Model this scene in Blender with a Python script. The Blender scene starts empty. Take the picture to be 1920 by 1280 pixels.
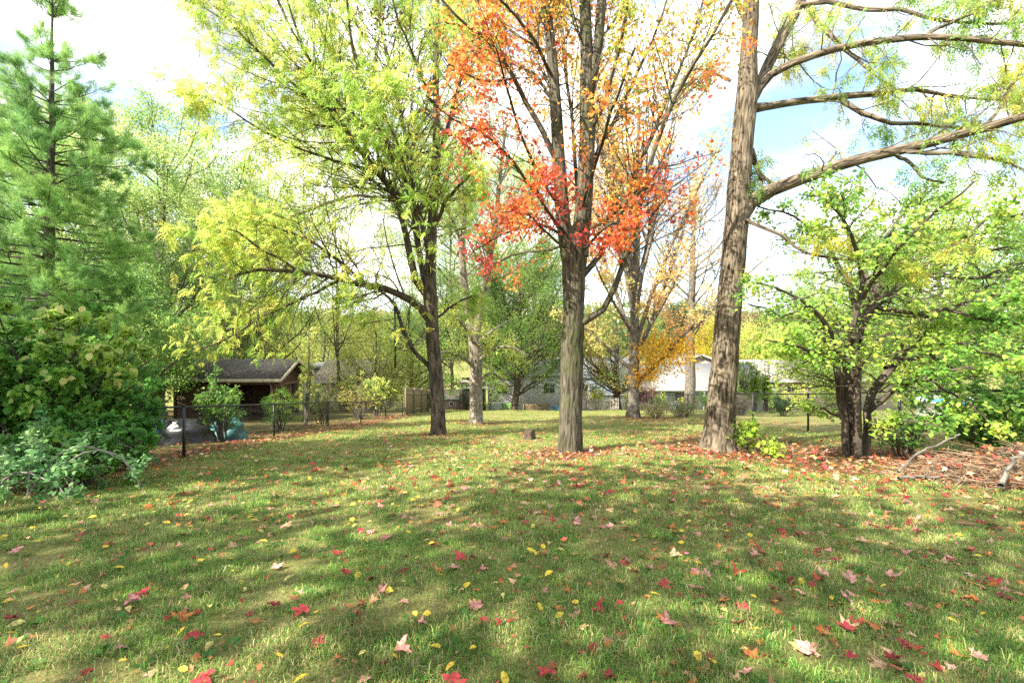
import bpy, math, random
import numpy as np
rng = np.random.default_rng(11)
random.seed(5)
C = bpy.context.scene
COL = C.collection
# ------------------------------------------------------------------ camera, sky, sun, exposure
F = 853.3                       # focal length in pixels of the 1920 wide photograph
CAMH = 1.3
cam = bpy.data.cameras.new('camera'); co = bpy.data.objects.new('camera', cam); COL.objects.link(co)
cam.lens = 16; cam.sensor_width = 36; cam.clip_end = 3000; cam.clip_start = 0.05
co.location = (0, 0, CAMH); co.rotation_euler = (math.radians(90), 0, 0)
C.camera = co
SUN = np.array([-0.62, -0.45, 0.69]); SUN /= np.linalg.norm(SUN)
EL = math.asin(SUN[2]); ROT = math.atan2(SUN[0], SUN[1])
W = bpy.data.worlds.new('World'); C.world = W; W.use_nodes = True
nt = W.node_tree; N = nt.nodes; L = nt.links
bg = N['Background']; bg.inputs['Strength'].default_value = 0.14
sky = N.new('ShaderNodeTexSky'); sky.sky_type = 'NISHITA'; sky.sun_disc = False
sky.sun_elevation = EL; sky.sun_rotation = ROT; sky.dust_density = 1.5; sky.ozone_density = 1.5
tc = N.new('ShaderNodeTexCoord'); mp = N.new('ShaderNodeMapping'); mp.inputs['Scale'].default_value = (1.0, 1.0, 2.2)
mp.inputs['Location'].default_value = (0.35, 0.1, 0.2)
nz = N.new('ShaderNodeTexNoise'); nz.inputs['Scale'].default_value = 2.1; nz.inputs['Detail'].default_value = 7; nz.inputs['Roughness'].default_value = 0.55
rp = N.new('ShaderNodeValToRGB'); rp.color_ramp.elements[0].position = 0.39; rp.color_ramp.elements[1].position = 0.55
mx = N.new('ShaderNodeMix'); mx.data_type = 'RGBA'; cl2 = N.new('ShaderNodeTexNoise'); cl2.inputs['Scale'].default_value = 3.3; cl2.inputs['Detail'].default_value = 6
rp2 = N.new('ShaderNodeValToRGB'); rp2.color_ramp.elements[0].position = .34; rp2.color_ramp.elements[1].position = .60; rp2.color_ramp.elements[0].color = (2.0, 2.08, 2.2, 1); rp2.color_ramp.elements[1].color = (7.6, 7.6, 7.5, 1)
L.new(tc.outputs['Generated'], mp.inputs['Vector']); L.new(mp.outputs['Vector'], nz.inputs['Vector'])
L.new(mp.outputs['Vector'], cl2.inputs['Vector']); L.new(cl2.outputs['Fac'], rp2.inputs['Fac']); L.new(rp2.outputs['Color'], mx.inputs[7])
L.new(nz.outputs['Fac'], rp.inputs['Fac']); L.new(rp.outputs['Color'], mx.inputs[0])
L.new(sky.outputs['Color'], mx.inputs[6]); L.new(mx.outputs[2], bg.inputs['Color'])
sl = bpy.data.lights.new('sun', 'SUN'); sl.energy = 5.0; sl.angle = math.radians(0.5); sl.color = (1.0, 0.93, 0.80)
so = bpy.data.objects.new('sun', sl); COL.objects.link(so)
so.rotation_euler = (math.acos(SUN[2]), 0, math.atan2(SUN[0], -SUN[1]))
C.view_settings.view_transform = 'Standard'; C.view_settings.look = 'None'
C.view_settings.gamma = 1; C.view_settings.exposure = 1.74
C.render.engine = 'CYCLES'; C.cycles.max_bounces = 8; C.cycles.transparent_max_bounces = 8
C.cycles.use_denoising = False

# ------------------------------------------------------------------ helpers
def unit(v):
    return v / np.maximum(np.linalg.norm(v, axis=-1, keepdims=True), 1e-9)

def hash2(i, j, s):
    h = np.sin(i * 127.1 + j * 311.7 + s * 74.7) * 43758.5453
    return h - np.floor(h)

def noise2(x, y, s=0):
    x = np.asarray(x, float); y = np.asarray(y, float)
    i = np.floor(x); j = np.floor(y); u = x - i; v = y - j
    u = u * u * (3 - 2 * u); v = v * v * (3 - 2 * v)
    a = hash2(i, j, s); b = hash2(i + 1, j, s); c = hash2(i, j + 1, s); d = hash2(i + 1, j + 1, s)
    return (a * (1 - u) + b * u) * (1 - v) + (c * (1 - u) + d * u) * v

def gz(x, y):
    x = np.asarray(x, float); y = np.asarray(y, float)
    z = np.interp(y, [-60, 0, 42, 58, 72, 130, 320, 900], [7.25, 0, -5.07, -8.0, -8.2, -5.2, 3, 20])
    w = np.clip((y - 1) / 8, 0, 1)
    z = z + (noise2(x * .35, y * .35, 1) - .5) * .16 * w + (noise2(x * 1.1, y * 1.1, 2) - .5) * .05
    return z

def g1(x, y): return float(gz(x, y))

def P(px, py, d):
    return np.array([(px - 960) / F * d, d, CAMH - (py - 640) / F * d])

def onground(px, py):
    d = 1109.0 / (py - 743); return (px - 960) / F * d, d

def lin(*c):
    c = np.array(c, float) / 255
    return np.where(c <= .04045, c / 12.92, ((c + .055) / 1.055) ** 2.4)

def mkmesh(name, V, LV, LS, mat, parent=None, col=None, uv=None, smooth=False):
    me = bpy.data.meshes.new(name)
    V = np.ascontiguousarray(V, np.float32)
    me.vertices.add(len(V)); me.vertices.foreach_set('co', V.ravel())
    me.loops.add(len(LV)); me.loops.foreach_set('vertex_index', np.ascontiguousarray(LV, np.int32))
    me.polygons.add(len(LS)); me.polygons.foreach_set('loop_start', np.ascontiguousarray(LS, np.int32))
    if col is not None:
        a = me.color_attributes.new('Col', 'FLOAT_COLOR', 'POINT')
        c4 = np.ones((len(V), 4), np.float32); c4[:, :3] = col
        a.data.foreach_set('color', c4.ravel())
    if uv is not None:
        u = me.uv_layers.new(name='UVMap'); u.data.foreach_set('uv', np.ascontiguousarray(uv, np.float32).ravel())
    me.update(calc_edges=True)
    if smooth: me.polygons.foreach_set('use_smooth', np.ones(len(LS), bool))
    me.materials.append(mat)
    o = bpy.data.objects.new(name, me); COL.objects.link(o)
    if parent is not None: o.parent = parent
    return o

class MB:
    """collects faces for ONE mesh object"""
    def __init__(s): s.v = []; s.lv = []; s.ls = []; s.nv = 0; s.nl = 0
    def add(s, verts, faces):
        s.v.extend([tuple(map(float, p)) for p in verts])
        for f in faces:
            s.ls.append(s.nl); s.lv.extend([i + s.nv for i in f]); s.nl += len(f)
        s.nv += len(verts); return s
    def box(s, c, d, rz=0, bev=0.0, R=None):
        x, y, z = [k / 2 for k in d]
        b = min(bev, x * .9, y * .9, z * .9)
        if b > 0:
            vs = []
            for sx in (-1, 1):
                for sy in (-1, 1):
                    for sz in (-1, 1):
                        vs += [(sx * (x - b), sy * (y - b), sz * z), (sx * (x - b), sy * y, sz * (z - b)), (sx * x, sy * (y - b), sz * (z - b))]
            def idx(sx, sy, sz, k): return ((sx > 0) * 4 + (sy > 0) * 2 + (sz > 0)) * 3 + k
            fs = []
            for sg in (-1, 1):
                q = [(-1, -1), (1, -1), (1, 1), (-1, 1)]
                if sg < 0: q = q[::-1]
                fs.append([idx(a, c2, sg, 0) for a, c2 in q])
                fs.append([idx(a, sg, c2, 1) for a, c2 in q[::-1]])
                fs.append([idx(sg, a, c2, 2) for a, c2 in q])
            for k1 in (-1, 1):
                for k2 in (-1, 1):
                    fs.append([idx(-1, k1, k2, 0), idx(1, k1, k2, 0), idx(1, k1, k2, 1), idx(-1, k1, k2, 1)])
                    fs.append([idx(k1, -1, k2, 0), idx(k1, 1, k2, 0), idx(k1, 1, k2, 2), idx(k1, -1, k2, 2)])
                    fs.append([idx(k1, k2, -1, 1), idx(k1, k2, 1, 1), idx(k1, k2, 1, 2), idx(k1, k2, -1, 2)])
                    for k3 in (-1, 1): fs.append([idx(k1, k2, k3, 0), idx(k1, k2, k3, 1), idx(k1, k2, k3, 2)])
        else:
            vs = [(sx * x, sy * y, sz * z) for sx in (-1, 1) for sy in (-1, 1) for sz in (-1, 1)]
            fs = [(0, 1, 3, 2), (4, 6, 7, 5), (0, 4, 5, 1), (2, 3, 7, 6), (0, 2, 6, 4), (1, 5, 7, 3)]
        a, b2 = math.cos(rz), math.sin(rz)
        out = []
        for p in vs:
            p = np.array(p)
            if R is not None: p = R @ p
            out.append((c[0] + p[0] * a - p[1] * b2, c[1] + p[0] * b2 + p[1] * a, c[2] + p[2]))
        return s.add(out, fs)
    def tube(s, pts, r, n=8, r1=None, cap=True):
        pts = [np.array(p, float) for p in pts]; K = len(pts); r1 = r if r1 is None else r1
        vs = []; ref = np.array([0.13, 0.31, 0.94])
        for k, p in enumerate(pts):
            t = unit(pts[min(k + 1, K - 1)] - pts[max(k - 1, 0)])
            rr = ref if abs(t @ ref) < .93 else np.array([1.0, 0.1, 0])
            a = unit(np.cross(t, rr)); b = np.cross(t, a); q = r + (r1 - r) * k / max(K - 1, 1)
            for j in range(n):
                th = 2 * math.pi * j / n; vs.append(p + q * (math.cos(th) * a + math.sin(th) * b))
        fs = [(k * n + j, k * n + (j + 1) % n, (k + 1) * n + (j + 1) % n, (k + 1) * n + j) for k in range(K - 1) for j in range(n)]
        if cap: fs += [tuple(range(n))[::-1], tuple((K - 1) * n + j for j in range(n))]
        return s.add(vs, fs)
    def prism(s, poly, axis, a0, a1):
        """poly of 2D points in the other two axes, extruded along axis"""
        n = len(poly); vs = []
        for a in (a0, a1):
            for (u, v) in poly:
                vs.append({'x': (a, u, v), 'y': (u, a, v), 'z': (u, v, a)}[axis])
        fs = [tuple(range(n))[::-1], tuple(range(n, 2 * n))] + [(i, (i + 1) % n, n + (i + 1) % n, n + i) for i in range(n)]
        return s.add(vs, fs)
    def build(s, name, mat, parent=None, smooth=False, recalc=True):
        o = mkmesh(name, np.array(s.v), s.lv, s.ls, mat, parent, smooth=smooth)
        if recalc:
            import bmesh
            bm = bmesh.new(); bm.from_mesh(o.data); bmesh.ops.recalc_face_normals(bm, faces=bm.faces); bm.to_mesh(o.data); bm.free()
            if smooth: o.data.polygons.foreach_set('use_smooth', np.ones(len(o.data.polygons), bool))
        return o

def tag(o, label=None, cat=None, group=None, kind=None):
    if label: o['label'] = label
    if cat: o['category'] = cat
    if group: o['group'] = group
    if kind: o['kind'] = kind
    return o

def thing(name, label, cat, loc=(0, 0, 0), group=None):
    o = bpy.data.objects.new(name, None); COL.objects.link(o); o.empty_display_size = .2
    o.location = loc; return tag(o, label, cat, group)

def rebase(root, *parts):
    """root Empty stands at the base; parts were modelled in world space"""
    l = root.location
    for p in parts:
        p.parent = root; p.location = (-l[0], -l[1], -l[2])

# ------------------------------------------------------------------ materials
def mat(name):
    m = bpy.data.materials.new(name); m.use_nodes = True
    return m, m.node_tree.nodes, m.node_tree.links, m.node_tree.nodes['Principled BSDF']

def plain(name, c, rough=.6, var=.25, scale=6, bump=.15, metal=0, bscale=None, stretch=(1, 1, 1), c2=None):
    m, n, l, b = mat(name)
    t = n.new('ShaderNodeTexCoord'); mpn = n.new('ShaderNodeMapping'); mpn.inputs['Scale'].default_value = stretch
    z = n.new('ShaderNodeTexNoise'); z.inputs['Scale'].default_value = scale; z.inputs['Detail'].default_value = 6
    r = n.new('ShaderNodeValToRGB')
    c = np.array(c); d = np.array(c2) if c2 is not None else c * (1 - var)
    r.color_ramp.elements[0].color = (*d, 1); r.color_ramp.elements[1].color = (*(np.minimum(c * (1 + var * .6), 1)), 1)
    r.color_ramp.elements[0].position = .35; r.color_ramp.elements[1].position = .68
    bp = n.new('ShaderNodeBump'); bp.inputs['Strength'].default_value = bump; bp.inputs['Distance'].default_value = .02
    z2 = n.new('ShaderNodeTexNoise'); z2.inputs['Scale'].default_value = bscale or scale * 5; z2.inputs['Detail'].default_value = 4
    l.new(t.outputs['Object'], mpn.inputs['Vector']); l.new(mpn.outputs['Vector'], z.inputs['Vector']); l.new(mpn.outputs['Vector'], z2.inputs['Vector'])
    l.new(z.outputs['Fac'], r.inputs['Fac']); l.new(r.outputs['Color'], b.inputs['Base Color'])
    l.new(z2.outputs['Fac'], bp.inputs['Height']); l.new(bp.outputs['Normal'], b.inputs['Normal'])
    b.inputs['Roughness'].default_value = rough; b.inputs['Metallic'].default_value = metal
    return m

def leafmat(name, trans=.45, rough=.5, spec=.35):
    m, n, l, b = mat(name)
    a = n.new('ShaderNodeAttribute'); a.attribute_name = 'Col'
    tr = n.new('ShaderNodeBsdfTranslucent'); mxs = n.new('ShaderNodeMixShader'); mxs.inputs[0].default_value = trans
    g = n.new('ShaderNodeGamma'); g.inputs['Gamma'].default_value = .72
    l.new(a.outputs['Color'], b.inputs['Base Color']); l.new(a.outputs['Color'], g.inputs['Color']); l.new(g.outputs['Color'], tr.inputs['Color'])
    b.inputs['Roughness'].default_value = rough; b.inputs['Specular IOR Level'].default_value = spec
    l.new(b.outputs[0], mxs.inputs[1]); l.new(tr.outputs[0], mxs.inputs[2]); l.new(mxs.outputs[0], n['Material Output'].inputs['Surface'])
    return m

def barkmat(name, dark, light, su=22, sv=3.5, bump=.9, moss=None, dist=.035):
    m, n, l, b = mat(name)
    t = n.new('ShaderNodeTexCoord'); mpn = n.new('ShaderNodeMapping'); mpn.inputs['Scale'].default_value = (su, sv, 1)
    z = n.new('ShaderNodeTexNoise'); z.inputs['Scale'].default_value = 1; z.inputs['Detail'].default_value = 5; z.inputs['Distortion'].default_value = .55
    r = n.new('ShaderNodeValToRGB'); r.color_ramp.elements[0].position = .36; r.color_ramp.elements[1].position = .64
    r.color_ramp.elements[0].color = (*dark, 1); r.color_ramp.elements[1].color = (*light, 1)
    l.new(t.outputs['UV'], mpn.inputs['Vector']); l.new(mpn.outputs['Vector'], z.inputs['Vector']); l.new(z.outputs['Fac'], r.inputs['Fac'])
    big = n.new('ShaderNodeTexNoise'); big.inputs['Scale'].default_value = 1.7; big.inputs['Detail'].default_value = 4
    l.new(t.outputs['Object'], big.inputs['Vector'])
    r2 = n.new('ShaderNodeValToRGB'); r2.color_ramp.elements[0].position = .45; r2.color_ramp.elements[1].position = .65
    l.new(big.outputs['Fac'], r2.inputs['Fac'])
    mxx = n.new('ShaderNodeMix'); mxx.data_type = 'RGBA'; mxx.blend_type = 'MULTIPLY'
    mm = moss or (.75, .75, .72)
    mxx.inputs[7].default_value = (*mm, 1)
    l.new(r2.outputs['Color'], mxx.inputs[0]); l.new(r.outputs['Color'], mxx.inputs[6]); l.new(mxx.outputs[2], b.inputs['Base Color'])
    bp = n.new('ShaderNodeBump'); bp.inputs['Strength'].default_value = bump; bp.inputs['Distance'].default_value = dist
    l.new(z.outputs['Fac'], bp.inputs['Height']); l.new(bp.outputs['Normal'], b.inputs['Normal'])
    b.inputs['Roughness'].default_value = .9; b.inputs['Specular IOR Level'].default_value = .2
    return m

M = {}
M['leaf'] = leafmat('leaf', .55, .55, .25)
M['needle'] = leafmat('needle', .45, .6, .2)
M['grass'] = leafmat('grass', .3, .6, .2)
M['dead'] = leafmat('fallen_leaf', .15, .65, .25)
_n, _l = M['dead'].node_tree.nodes, M['dead'].node_tree.links
_t = _n.new('ShaderNodeTexCoord'); _z = _n.new('ShaderNodeTexNoise'); _z.inputs['Scale'].default_value = 4.5; _z.inputs['Detail'].default_value = 5
_r = _n.new('ShaderNodeValToRGB'); _r.color_ramp.elements[0].position = .33; _r.color_ramp.elements[1].position = .6; _r.color_ramp.elements[0].color = (.45, .36, .30, 1); _r.color_ramp.elements[1].color = (1.08, 1.05, 1.0, 1)
_m = _n.new('ShaderNodeMix'); _m.data_type = 'RGBA'; _m.blend_type = 'MULTIPLY'; _m.inputs[0].default_value = 1
_a = [q for q in _n if q.type == 'ATTRIBUTE'][0]
_l.new(_t.outputs['Object'], _z.inputs['Vector']); _l.new(_z.outputs['Fac'], _r.inputs['Fac']); _l.new(_a.outputs['Color'], _m.inputs[6]); _l.new(_r.outputs['Color'], _m.inputs[7]); _l.new(_m.outputs[2], _n['Principled BSDF'].inputs['Base Color'])
M['bark_maple'] = barkmat('bark_maple', (.032, .028, .02), (.135, .12, .085), 17, 2.6, 1.0, (.70, .80, .55), .06)
M['bark_ash'] = barkmat('bark_ash', (.04, .031, .022), (.235, .19, .135), 24, 3.0, 1.0, None, .06)
M['bark_dark'] = barkmat('bark_dark', (.035, .029, .023), (.13, .105, .08), 17, 2.4, .9)
M['bark_pale'] = barkmat('bark_pale', (.11, .09, .07), (.33, .285, .23), 12, 5, .6)
M['bark_grey'] = barkmat('bark_grey', (.07, .06, .05), (.21, .185, .15), 14, 4, .6)
M['bark_pine'] = barkmat('bark_pine', (.04, .035, .03), (.13, .115, .095), 14, 6, .8)
M['black'] = plain('black_painted_steel', (.012, .012, .013), .45, .2, 12, .05)
M['wire'] = plain('black_coated_wire', (.03, .032, .03), .55, .2, 12, 0)

# ------------------------------------------------------------------ vectorised tree growing
def poly(pts, K, wob=0.0):
    """smooth resample of a hand-laid limb; rows (x,y,z,r)"""
    p = np.array(pts, float); n = len(p)
    q = np.vstack([2 * p[0] - p[1], p, 2 * p[-1] - p[-2]])
    seg = np.linalg.norm(np.diff(p[:, :3], axis=0), axis=1); s = np.concatenate([[0], np.cumsum(seg)])
    u = np.linspace(0, s[-1], K); i = np.clip(np.searchsorted(s, u, 'right') - 1, 0, n - 2)
    t = ((u - s[i]) / np.maximum(seg[i], 1e-6))[:, None]
    a, b, c, d = q[i], q[i + 1], q[i + 2], q[i + 3]
    r = .5 * (2 * b + (c - a) * t + (2 * a - 5 * b + 4 * c - d) * t ** 2 + (3 * b - a - 3 * c + d) * t ** 3)
    if wob:
        w = rng.normal(0, wob, (K, 3)); w = (w + np.roll(w, 1, 0)) * .6; w[0] = 0; r[:, :3] += w
    r[:, 3] = np.maximum(r[:, 3], .003)
    return r[:, :3], r[:, 3]

def spawn(PP, RR, n, tr, ang, lenr, up=.1, noise=.12, K=6, curve=.0, lmin=.2, lmax=9, rr=.6, out=None, taper=.75):
    M_, Kp, _ = PP.shape
    Ln = np.linalg.norm(np.diff(PP, axis=1), axis=2).sum(1)
    n = np.maximum(np.round(n(Ln)).astype(int), 0) if callable(n) else np.full(M_, n)
    idx = np.repeat(np.arange(M_), n); m = len(idx)
    t = rng.uniform(tr[0], tr[1], m); f = t * (Kp - 1); i = np.clip(f.astype(int), 0, Kp - 2); w = (f - i)[:, None]
    a, b = PP[idx, i], PP[idx, i + 1]
    pos = a * (1 - w) + b * w; tan = unit(b - a); r = RR[idx, i] * (1 - w[:, 0]) + RR[idx, i + 1] * w[:, 0]
    ln = np.clip(Ln[idx] * lenr * rng.uniform(.55, 1.15, m) * (1.15 - taper * t), lmin, lmax)
    q = rng.normal(size=(m, 3)); q = unit(q - (q * tan).sum(1, keepdims=True) * tan)
    aa = np.radians(rng.normal(ang, 11, m))[:, None]
    d = np.cos(aa) * tan + np.sin(aa) * q; d[:, 2] += up
    if out is not None: d += out
    d = unit(d)
    pts = np.zeros((m, K, 3)); pts[:, 0] = pos; st = (ln / (K - 1))[:, None]
    for k in range(1, K):
        d = d + rng.normal(0, noise, (m, 3)); d[:, 2] += curve; d = unit(d)
        pts[:, k] = pts[:, k - 1] + d * st
    r0 = np.maximum(np.minimum(r * rr, ln * .016 + .002), .0025)
    rad = r0[:, None] * np.linspace(1, .35, K)[None, :]
    return pts, rad

class Wood:
    def __init__(s): s.v = []; s.lv = []; s.uv = []; s.n = 0
    def tubes(s, PP, RR, S):
        m, K, _ = PP.shape
        tan = np.zeros_like(PP); tan[:, 1:-1] = PP[:, 2:] - PP[:, :-2]; tan[:, 0] = PP[:, 1] - PP[:, 0]; tan[:, -1] = PP[:, -1] - PP[:, -2]
        tan = unit(tan); mean = unit(PP[:, -1] - PP[:, 0])
        ref = np.where(np.abs(mean[:, 1:2]) < .8, np.array([[0, 1., 0]]), np.array([[1., 0, 0]]))
        ref = ref[:, None, :] + 0 * tan
        a = unit(np.cross(tan, ref)); b = np.cross(tan, a)
        th = np.linspace(0, 2 * np.pi, S, endpoint=False)
        ring = a[:, :, None, :] * np.cos(th)[None, None, :, None] + b[:, :, None, :] * np.sin(th)[None, None, :, None]
        rr = RR if RR.ndim == 3 else RR[:, :, None]
        V = PP[:, :, None, :] + ring * rr[..., None]
        base = s.n + (np.arange(m) * K * S)[:, None, None]
        k = np.arange(K - 1)[None, :, None]; j = np.arange(S)[None, None, :]; j2 = (j + 1) % S
        q = np.stack([base + k * S + j, base + k * S + j2, base + (k + 1) * S + j2, base + (k + 1) * S + j], -1)
        ln = np.concatenate([np.zeros((m, 1)), np.cumsum(np.linalg.norm(np.diff(PP, axis=1), axis=2), 1)], 1)
        circ = (2 * np.pi * RR.reshape(m, -1).mean(1))[:, None, None]
        off = rng.uniform(0, 50, (m, 1, 1))
        u0 = off + circ * (j / S) + 0 * k; u1 = off + circ * ((j + 1) / S) + 0 * k
        v0 = ln[:, :-1, None] + off + 0 * j; v1 = ln[:, 1:, None] + off + 0 * j
        uv = np.stack([np.stack([u0, v0], -1), np.stack([u1, v0], -1), np.stack([u1, v1], -1), np.stack([u0, v1], -1)], -2)
        s.v.append(V.reshape(-1, 3)); s.lv.append(q.reshape(-1)); s.uv.append(uv.reshape(-1, 2)); s.n += m * K * S
    def build(s, name, m, parent=None):
        lv = np.concatenate(s.lv)
        return mkmesh(name, np.concatenate(s.v), lv, np.arange(0, len(lv), 4), m, parent, uv=np.concatenate(s.uv), smooth=True)

# leaf templates: (verts k x 3, list of polygons); y along the leaf, z its normal
def tmpl(v, f): return np.array(v, float), f
DIAM = tmpl([(0, 0, 0), (.27, .42, .06), (0, 1, -.04), (-.27, .42, .06)], [(0, 1, 2, 3)])
OVAL = tmpl([(0, 0, 0), (.30, .18, .07), (.40, .5, .08), (.2, .82, .02), (0, 1, -.10), (-.2, .82, .02), (-.40, .5, .08), (-.30, .18, .07)], [(0, 1, 2, 3, 4, 5, 6, 7)])
LANCE = tmpl([(0, 0, 0), (.13, .3, .03), (.11, .65, .02), (0, 1, -.06), (-.11, .65, .02), (-.13, .3, .03)], [(0, 1, 2, 3, 4, 5)])
mo = [(0, 0), (.16, -.06), (.36, -.02), (.28, .14), (.55, .24), (.66, .46), (.40, .44), (.22, .48), (.26, .68), (.12, .72), (0, 1.0)]
mo = mo + [(-x, y) for x, y in mo[-2:0:-1]]
def mapl(c1, c2, c3): return tmpl([(x, y, c1 * x * x + c2 * (y - .4) ** 2 + c3 * abs(x)) for x, y in mo], [tuple(range(len(mo)))])
MAPLES = [mapl(.1, -.1, .1), mapl(-.5, .2, .3), mapl(.7, -.5, .0), mapl(-.7, -.4, -.1)]
def maplv(seed, stalk=True):
    r = np.random.default_rng(seed); c1, c2, c3 = r.normal(0, .6), r.normal(0, .45), r.normal(.05, .25); sk = r.normal(0, .12); ws = r.uniform(.75, 1.05)
    v = []
    for x, y in mo:
        x2 = x * ws + r.normal(0, .035) + sk * (y - .3); y2 = y + r.normal(0, .035); v.append((x2, y2, c1 * x2 * x2 + c2 * (y2 - .4) ** 2 + c3 * abs(x2) + r.normal(0, .03)))
    # fan round the middle so that each lobe can fold
    k = len(v); cz = np.mean([q[2] for q in v[::3]]) * .5; v.append((0, .32, cz)); f = [(i, (i + 1) % k, k) for i in range(k)]
    if stalk: v += [(.012, .02, v[0][2]), (-.012, .02, v[0][2]), (r.normal(0, .15), -.55, .05)]; f.append((k + 1, k + 2, k + 3))
    return tmpl(v, f)
def compound(np_, ll, droop, sp=1.0):
    v = []; f = []
    for k in range(np_):
        y = .16 + .80 * k / np_; zz = -droop * y * y
        for s in (-1, 1):
            b = len(v); a = math.radians(55 + 12 * math.sin(k * 2.1 + s)); l = ll * (.8 + .4 * math.sin(math.pi * (k + .7) / np_))
            dx, dy = s * math.sin(a), math.cos(a); w = l * .13
            v += [(0, y, zz), (dx * l * .45 - dy * w * s * 1, y + dy * l * .45 + w, zz - .03 * l), (dx * l, y + dy * l, zz - .28 * l), (dx * l * .45 + dy * w * s, y + dy * l * .45 - w, zz - .03 * l)]
            f.append((b, b + 1, b + 2, b + 3))
    b = len(v); zz = -droop
    v += [(0, .95, zz * .9), (.05, 1.05, zz * 1.05), (0, .95 + ll, zz * 1.3), (-.05, 1.05, zz * 1.05)]; f.append((b, b + 1, b + 2, b + 3))
    b = len(v); v += [(.006, 0, 0), (-.006, 0, 0), (-.004, .5, -droop * .25), (.004, .5, -droop * .25), (0, .96, -droop * .92)]
    f += [(b, b + 1, b + 2, b + 3), (b + 3, b + 2, b + 4)]
    return tmpl(v, f)
COMP = [compound(6, .30, .25), compound(7, .27, .45), compound(5, .33, .1)]
COMPS = [compound(4, .34, .25), compound(4, .32, .5)]
def tuft(n, spread, seed):
    r = np.random.default_rng(seed); v = []; f = []
    for k in range(n):
        d = unit(np.array([r.normal(0, spread), 1.0, r.normal(0, spread)])); l = r.uniform(.7, 1.1); q = unit(np.cross(d, r.normal(size=3))) * .014
        b = len(v); y0 = r.uniform(-.5, .3); v += [(q[0], y0 + q[1], q[2]), (-q[0], y0 - q[1], -q[2]), tuple(d * l + np.array([0, y0, -.04]))]; f.append((b, b + 1, b + 2))
    return tmpl(v, f)
TUFTS = [tuft(16, .42, 1), tuft(16, .5, 2), tuft(16, .36, 3)]

class Leaves:
    def __init__(s): s.v = []; s.c = []; s.lv = []; s.tot = []; s.n = 0
    def put(s, T, pos, along, nrm, size, col):
        tv, tf = T; m = len(pos); k = len(tv)
        if m == 0: return
        y = unit(along); x = unit(np.cross(y, nrm)); z = np.cross(x, y)
        size = np.broadcast_to(size, (m,))[:, None, None]
        V = pos[:, None, :] + size * (tv[None, :, 0:1] * x[:, None, :] + tv[None, :, 1:2] * y[:, None, :] + tv[None, :, 2:3] * z[:, None, :])
        s.v.append(V.reshape(-1, 3).astype(np.float32)); s.c.append(np.repeat(np.asarray(col, np.float32), k, 0))
        lv = np.concatenate([np.array(f) for f in tf]); base = (s.n + np.arange(m) * k)[:, None]
        s.lv.append((lv[None, :] + base).ravel()); s.tot.append(np.tile(np.array([len(f) for f in tf]), m)); s.n += m * k
    def mixed(s, Ts, pos, along, nrm, size, col):
        m = len(pos); size = np.broadcast_to(size, (m,)); w = rng.integers(0, len(Ts), m)
        for i, T in enumerate(Ts):
            q = w == i; s.put(T, pos[q], along[q], nrm[q], size[q], col[q])
    def build(s, name, m, parent=None):
        tot = np.concatenate(s.tot); ls = np.concatenate([[0], np.cumsum(tot)[:-1]])
        return mkmesh(name, np.concatenate(s.v), np.concatenate(s.lv), ls, m, parent, col=np.concatenate(s.c))

def along_twigs(PP, n, tr=(.25, 1.0)):
    m, K, _ = PP.shape; idx = np.repeat(np.arange(m), n)
    t = rng.uniform(tr[0], tr[1], len(idx)); f = t * (K - 1); i = np.clip(f.astype(int), 0, K - 2); w = (f - i)[:, None]
    a, b = PP[idx, i], PP[idx, i + 1]
    return a * (1 - w) + b * w, unit(b - a)

def palette(cols, m, jit=.18, wts=None):
    c = np.array(cols)[rng.choice(len(cols), m, p=wts)]
    return np.clip(c * (1 + rng.normal(0, jit, (m, 1))) * (1 + rng.normal(0, jit * .35, (m, 3))), .004, .9)

def clumpcol(pos, cols, scale=.9, jit=.18, s=3):
    """colour runs along the list with a smooth noise, so neighbours on a branch match"""
    n = noise2(pos[:, 0] * scale + pos[:, 2] * .7 * scale, pos[:, 2] * scale + pos[:, 1] * .8 * scale, s)
    n = np.clip((n - .5) * 1.5 + .5 + rng.normal(0, .2, len(pos)), 0, .999) * (len(cols) - 1)
    i = n.astype(int); w = (n - i)[:, None]; c = np.array(cols); j = np.minimum(i + 1, len(cols) - 1)
    c = c[i] * (1 - w) + c[j] * w
    return np.clip(c * (1 + rng.normal(0, jit, (len(pos), 1))) * (1 + rng.normal(0, jit * .3, (len(pos), 3))), .004, .9)

def leafdirs(tan, droop=.3, flat=.8, mess=.7):
    m = len(tan)
    al = unit(tan * .6 + rng.normal(0, mess, (m, 3)) + np.array([0, 0, -droop])); nr = unit(np.array([0, 0, flat]) + rng.normal(0, .5, (m, 3)))
    return al, nr

def limbs_px(d0, rows, K=14, wob=.02):
    """rows: lists of (px, py, width px [, depth offset])"""
    PP = []; RR = []
    for row in rows:
        pts = []
        for q in row:
            d = d0 + (q[3] if len(q) > 3 else 0); p = P(q[0], q[1], d); pts.append((*p, q[2] * .5 * d / F))
        a, b = poly(pts, K, wob); PP.append(a); RR.append(b)
    return np.array(PP), np.array(RR)

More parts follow.
